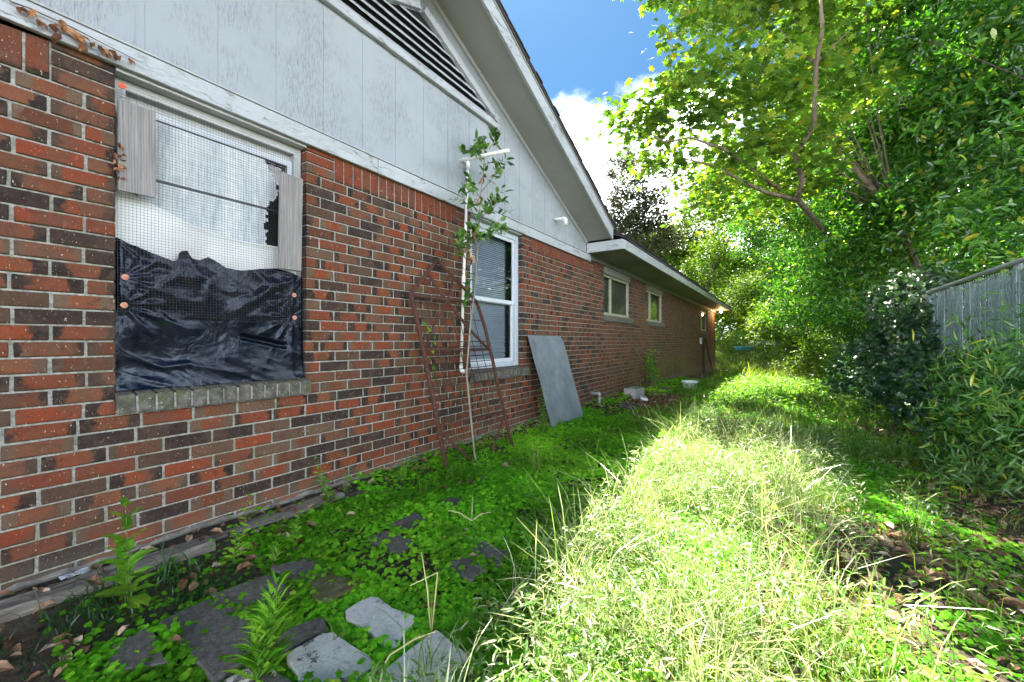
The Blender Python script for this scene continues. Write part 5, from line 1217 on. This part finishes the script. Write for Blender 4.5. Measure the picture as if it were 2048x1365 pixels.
# grass seed stalks
for i, (px, py, h, lab) in enumerate([(985, 1290, .42, 'thin forked grass stalk standing in the clover before the rusty gate'), (1440, 830, .3, 'thin forked grass stalk by the shaded middle path'), (1085, 1340, .2, 'short forked pale stalk at the front of the grass'), (1690, 900, .5, 'tall reddish seed stalk toward the hedge'), (1640, 890, .42, 'tall reddish seed stalk next to the weed spikes'), (1300, 990, .22, 'curving forked stalk above the clover')]):
    e = empty('grass_stalk', lab, 'grass stalk', 'grass seed stalks'); b = og(px, py); t = b+Vector((rng.normal(0, .03), rng.normal(0, .03), h)); mb = MB(); mb.tube([b, b.lerp(t, .5)+Vector((.004, 0, 0)), t], [.0016, .0013, .001], 5); mb.build('stem', GG, e)
    mb = MB()
    for a in (0, 2.2, 4.1): mb.tube([t, t+Vector((math.cos(a)*.045, math.sin(a)*.045, .035)), t+Vector((math.cos(a)*.085, math.sin(a)*.085, .05))], [.0016, .002, .001], 5)
    mb.build('seed_head', mat_simple('seed_head', (.25, .22, .12), (.4, .36, .2), 30, .8, bump=0), e)
# broken pale reed stalks near the front
for pts, lab in (([(1020, 0)],''),):
    pass
def reed(label, pxs, r=.0028):
    e = empty('dry_reed', label, 'reed', 'dry reeds near the front'); b = og(*pxs[0]); D = -(b.x-CAMX)*ST+b.y*CT
    P = [b]+[at(px, py, D+dd) for px, py, dd in pxs[1]]; mb = MB(); mb.tube(P, [r]*(len(P)-1)+[r*.5], 6); mb.build('stalk', mat_simple('straw', (.42, .36, .14), (.62, .55, .28), 30, .6, bump=0), e, smooth=True); return e
def reed2(label, foot, pts): return reed(label, (foot, pts))
reed2('pale bent reed folded into a sharp peak above the white stones', (862, 1275), [(868, 1220, 0), (875, 1145, -.05), (820, 1172, -.1)])
reed2('straight thin reed standing just left of the folded one', (862, 1275), [(855, 1180, 0), (843, 1105, .02)])
reed2('pale reed arching over the white painted stone at the front', (745, 1372), [(780, 1310, 0), (830, 1278, -.02), (872, 1263, -.04)])
# green iris-like blades rising from the stones
def blade_clump(label, foot, n, h, cat='grass clump'):
    b = og(*foot); X = b.x+rng.normal(0, .02, n); Y = b.y+rng.normal(0, .02, n); o = blades('grass_clump', X, Y, h, .005, .45, GG, label); o['category'] = cat; del o['kind']; o['group'] = 'clumps of long grass'
blade_clump('long arching green blades rising in front of the white stones', (850, 1350), 12, .34); blade_clump('coarse sunlit grass clump in the leaf litter', (1745, 1270), 26, .24); blade_clump('grass clump in clover right of the rusty gate', (1075, 950), 40, .17)
blade_clump('yellow sunlit grass clump near the hedge foot', (1830, 1090), 34, .2); blade_clump('clump of grass by the dead leaves near concrete block', (1290, 870), 40, .2)
# ------------------------------------------------------------------ sapling before the blinds window
def sapling():
    e = empty('sapling', 'tall thin sapling with small leaves growing up past the blinds window', 'sapling')
    b = og(955, 930); D0 = -(b.x-CAMX)*ST+b.y*CT
    S = [b, at(938, 745, 3.32), at(932, 620, 3.34), at(945, 530, 3.36), at(953, 470, 3.36), at(962, 395, 3.38), at(970, 320, 3.38), at(975, 268, 3.38)]
    S = [b]+[Vector(on_wall(px, py, xx)) for px, py, xx in ((949, 909, .33), (933, 747, .30), (941, 648, .28), (948, 592, .27), (953, 533, .26), (956, 490, .26), (961, 394, .27), (969, 320, .28), (967, 270, .28))]
    mb = MB(); mb.tube(S, [.009, .0088, .008, .0075, .007, .0065, .006, .005, .0035, .002], 8); mb.build('trunk', mat_simple('sapling_bark', (.16, .14, .11), (.30, .27, .22), 40, .8), e, smooth=True)
    br = [((955, 450), (985, 405), (1008, 378)), ((955, 450), (935, 400), (925, 365)), ((962, 385), (990, 350), (1010, 330)), ((960, 395), (942, 370), (930, 355)), ((967, 320), (948, 305), (920, 298)), ((950, 490), (985, 462), (1015, 415)), ((943, 520), (928, 478), (920, 470)), ((967, 330), (990, 322), (1018, 325)), ((955, 440), (980, 420), (1003, 400)), ((967, 320), (960, 290), (955, 272)), ((978, 300), (990, 280), (986, 268)), ((947, 505), (985, 470), (1005, 455)), ((940, 545), (925, 500), (918, 482))]
    LP = []
    for q in br:
        P = [Vector(on_wall(px, py, .27+.05*j*rng.uniform(-1, 1.4))) for j, (px, py) in enumerate(q)]; mb = MB(); mb.tube(P, [.0035, .0025, .0015], 5); mb.build('branch', TWIG, e, smooth=True)
        for j in range(22):
            t = .3+.65*rng.random(); p = P[0].lerp(P[1], t*2) if t < .5 else P[1].lerp(P[2], t*2-1); LP.append((p, (P[2]-P[0]).normalized()*.8))
    for (px, py) in ((975, 275), (970, 300), (965, 340), (960, 400), (958, 425), (955, 445), (950, 470), (948, 482), (935, 545), (932, 570), (937, 588), (930, 600), (935, 495), (950, 460), (945, 455), (955, 475)):
        for _ in range(5): LP.append((Vector(on_wall(px, py, .27)), Vector((0, 0, .2))))
    for p, d0 in LP:
        d = d0+Vector(rng.normal(0, .8, 3)); put_leaf(e, p+Vector(rng.normal(0, .014, 3)), d, Vector((.5, 0, 1))+Vector(rng.normal(0, .4, 3)), rng.uniform(.055, .10), 'oval', GSAP)
    for (px, py, s) in ((945, 470, .08), (938, 515, .08), (958, 395, .07), (965, 355, .07), (935, 500, .06)):
        for _ in range(4): put_leaf(e, Vector(on_wall(px, py, .28)), Vector(rng.normal(0, 1, 3))+Vector((0, 0, -1)), Vector((1, 0, .3)), s, 'dry', DRY, name='dead_leaf')
GSAP = leaf_mat('sapling_leaf', [(0, (.03, .09, .02)), (.6, (.07, .17, .035)), (1, (.16, .30, .04))], .3, (1.5, 1.6, .5), .4, .5)
sapling()
# vine shoots in the gate
for i, (px, py, n, lab) in enumerate([(848, 680, 12, 'bright vine shoot twined at the top of the rusty gate mesh'), (865, 690, 10, 'vine sprig with fresh leaves beside the first shoot on the gate'), (868, 745, 6, 'few vine leaves low on the gate mesh'), (955, 610, 5, 'vine leaves near the gate shoulder')]):
    e = empty('vine_shoot', lab, 'vine', 'vine shoots in the gate'); c = on_wall(px, py, .13); mb = MB(); mb.tube([c-Vector((0, .03, .09)), c, c+Vector((0, .04, .05))], [.0018, .0016, .001], 5); mb.build('stem', STEM, e)
    for _ in range(n): put_leaf(e, c+Vector((rng.normal(0, .015), rng.normal(0, .035), rng.normal(0, .045))), rng.normal(0, 1, 3), Vector((.6, 0, 1)), rng.uniform(.03, .055), 'oval', GS)
# dead vine along the frieze
def dead_vine():
    e = empty('dead_vine', 'dried brown vine strand with curled leaves on white frieze board', 'vine'); pts = [on_wall(px, py, .052) for px, py in ((0, -14), (25, 5), (60, 17), (110, 40), (150, 58), (200, 84), (245, 107), (285, 127))]
    mb = MB(); mb.tube(pts, [.0028]*5+[.002, .0018, .001], 6); mb.build('stem', TWIG, e, smooth=True)
    for px, py, s in ((38, 14, .028), (55, 20, .03), (60, 26, .026), (76, 38, .022), (84, 44, .026), (98, 48, .03), (108, 52, .024), (122, 38, .05), (134, 55, .055), (122, 68, .05), (148, 62, .05), (158, 72, .035), (162, 84, .04), (186, 86, .03), (196, 90, .036), (206, 98, .034), (214, 103, .03), (226, 100, .026), (232, 108, .03), (240, 112, .024), (258, 116, .024), (264, 120, .02)):
        for _ in range(1 if s > .04 else 2): put_leaf(e, on_wall(px, py, .055), Vector((.25+rng.normal(0, .2), rng.normal(.3, .5), -.8+rng.normal(0, .5))), Vector((1, 0, .1))+Vector(rng.normal(0, .35, 3)), s*1.05, 'dry', DRYB)
    e = empty('dead_leaf_cluster', 'curled dead brown leaves caught between brick jamb and wide grey board', 'dead leaves')
    for px, py in ((238, 295), (242, 305), (232, 310), (240, 320), (234, 330), (228, 318), (238, 345), (240, 355), (236, 340), (244, 300)):
        for _ in range(2): put_leaf(e, on_wall(px, py, .045)+Vector(rng.normal(0, .004, 3)), Vector(rng.normal(0, 1, 3)), Vector((1, 0, .2))+Vector(rng.normal(0, .6, 3)), rng.uniform(.018, .035), 'dry', DRYB)
DRYB = leaf_mat('dried_vine_leaf', [(0, (.09, .035, .018)), (.5, (.20, .085, .035)), (1, (.34, .17, .08))], .15, (1.3, 1, .6), .55, .3, nscale=30, namt=.35)
dead_vine()
# scrap of white paper by the wall foot
p = on_ground(150, 1153); mb = MB(); n = 6; V = [Vector((p.x+(i/n-.5)*.05, p.y+(j/n-.5)*.09, p.z+.012+.01*noise.noise(Vector((i*.7, j*.7, 2))))) for i in range(n+1) for j in range(n+1)]
mb.add(V, [(i*(n+1)+j, i*(n+1)+j+1, (i+1)*(n+1)+j+1, (i+1)*(n+1)+j) for i in range(n) for j in range(n)]); tag(mb.build('paper_scrap', VINYL), 'crumpled white scrap lying in dead leaves by the wall foot', 'litter')
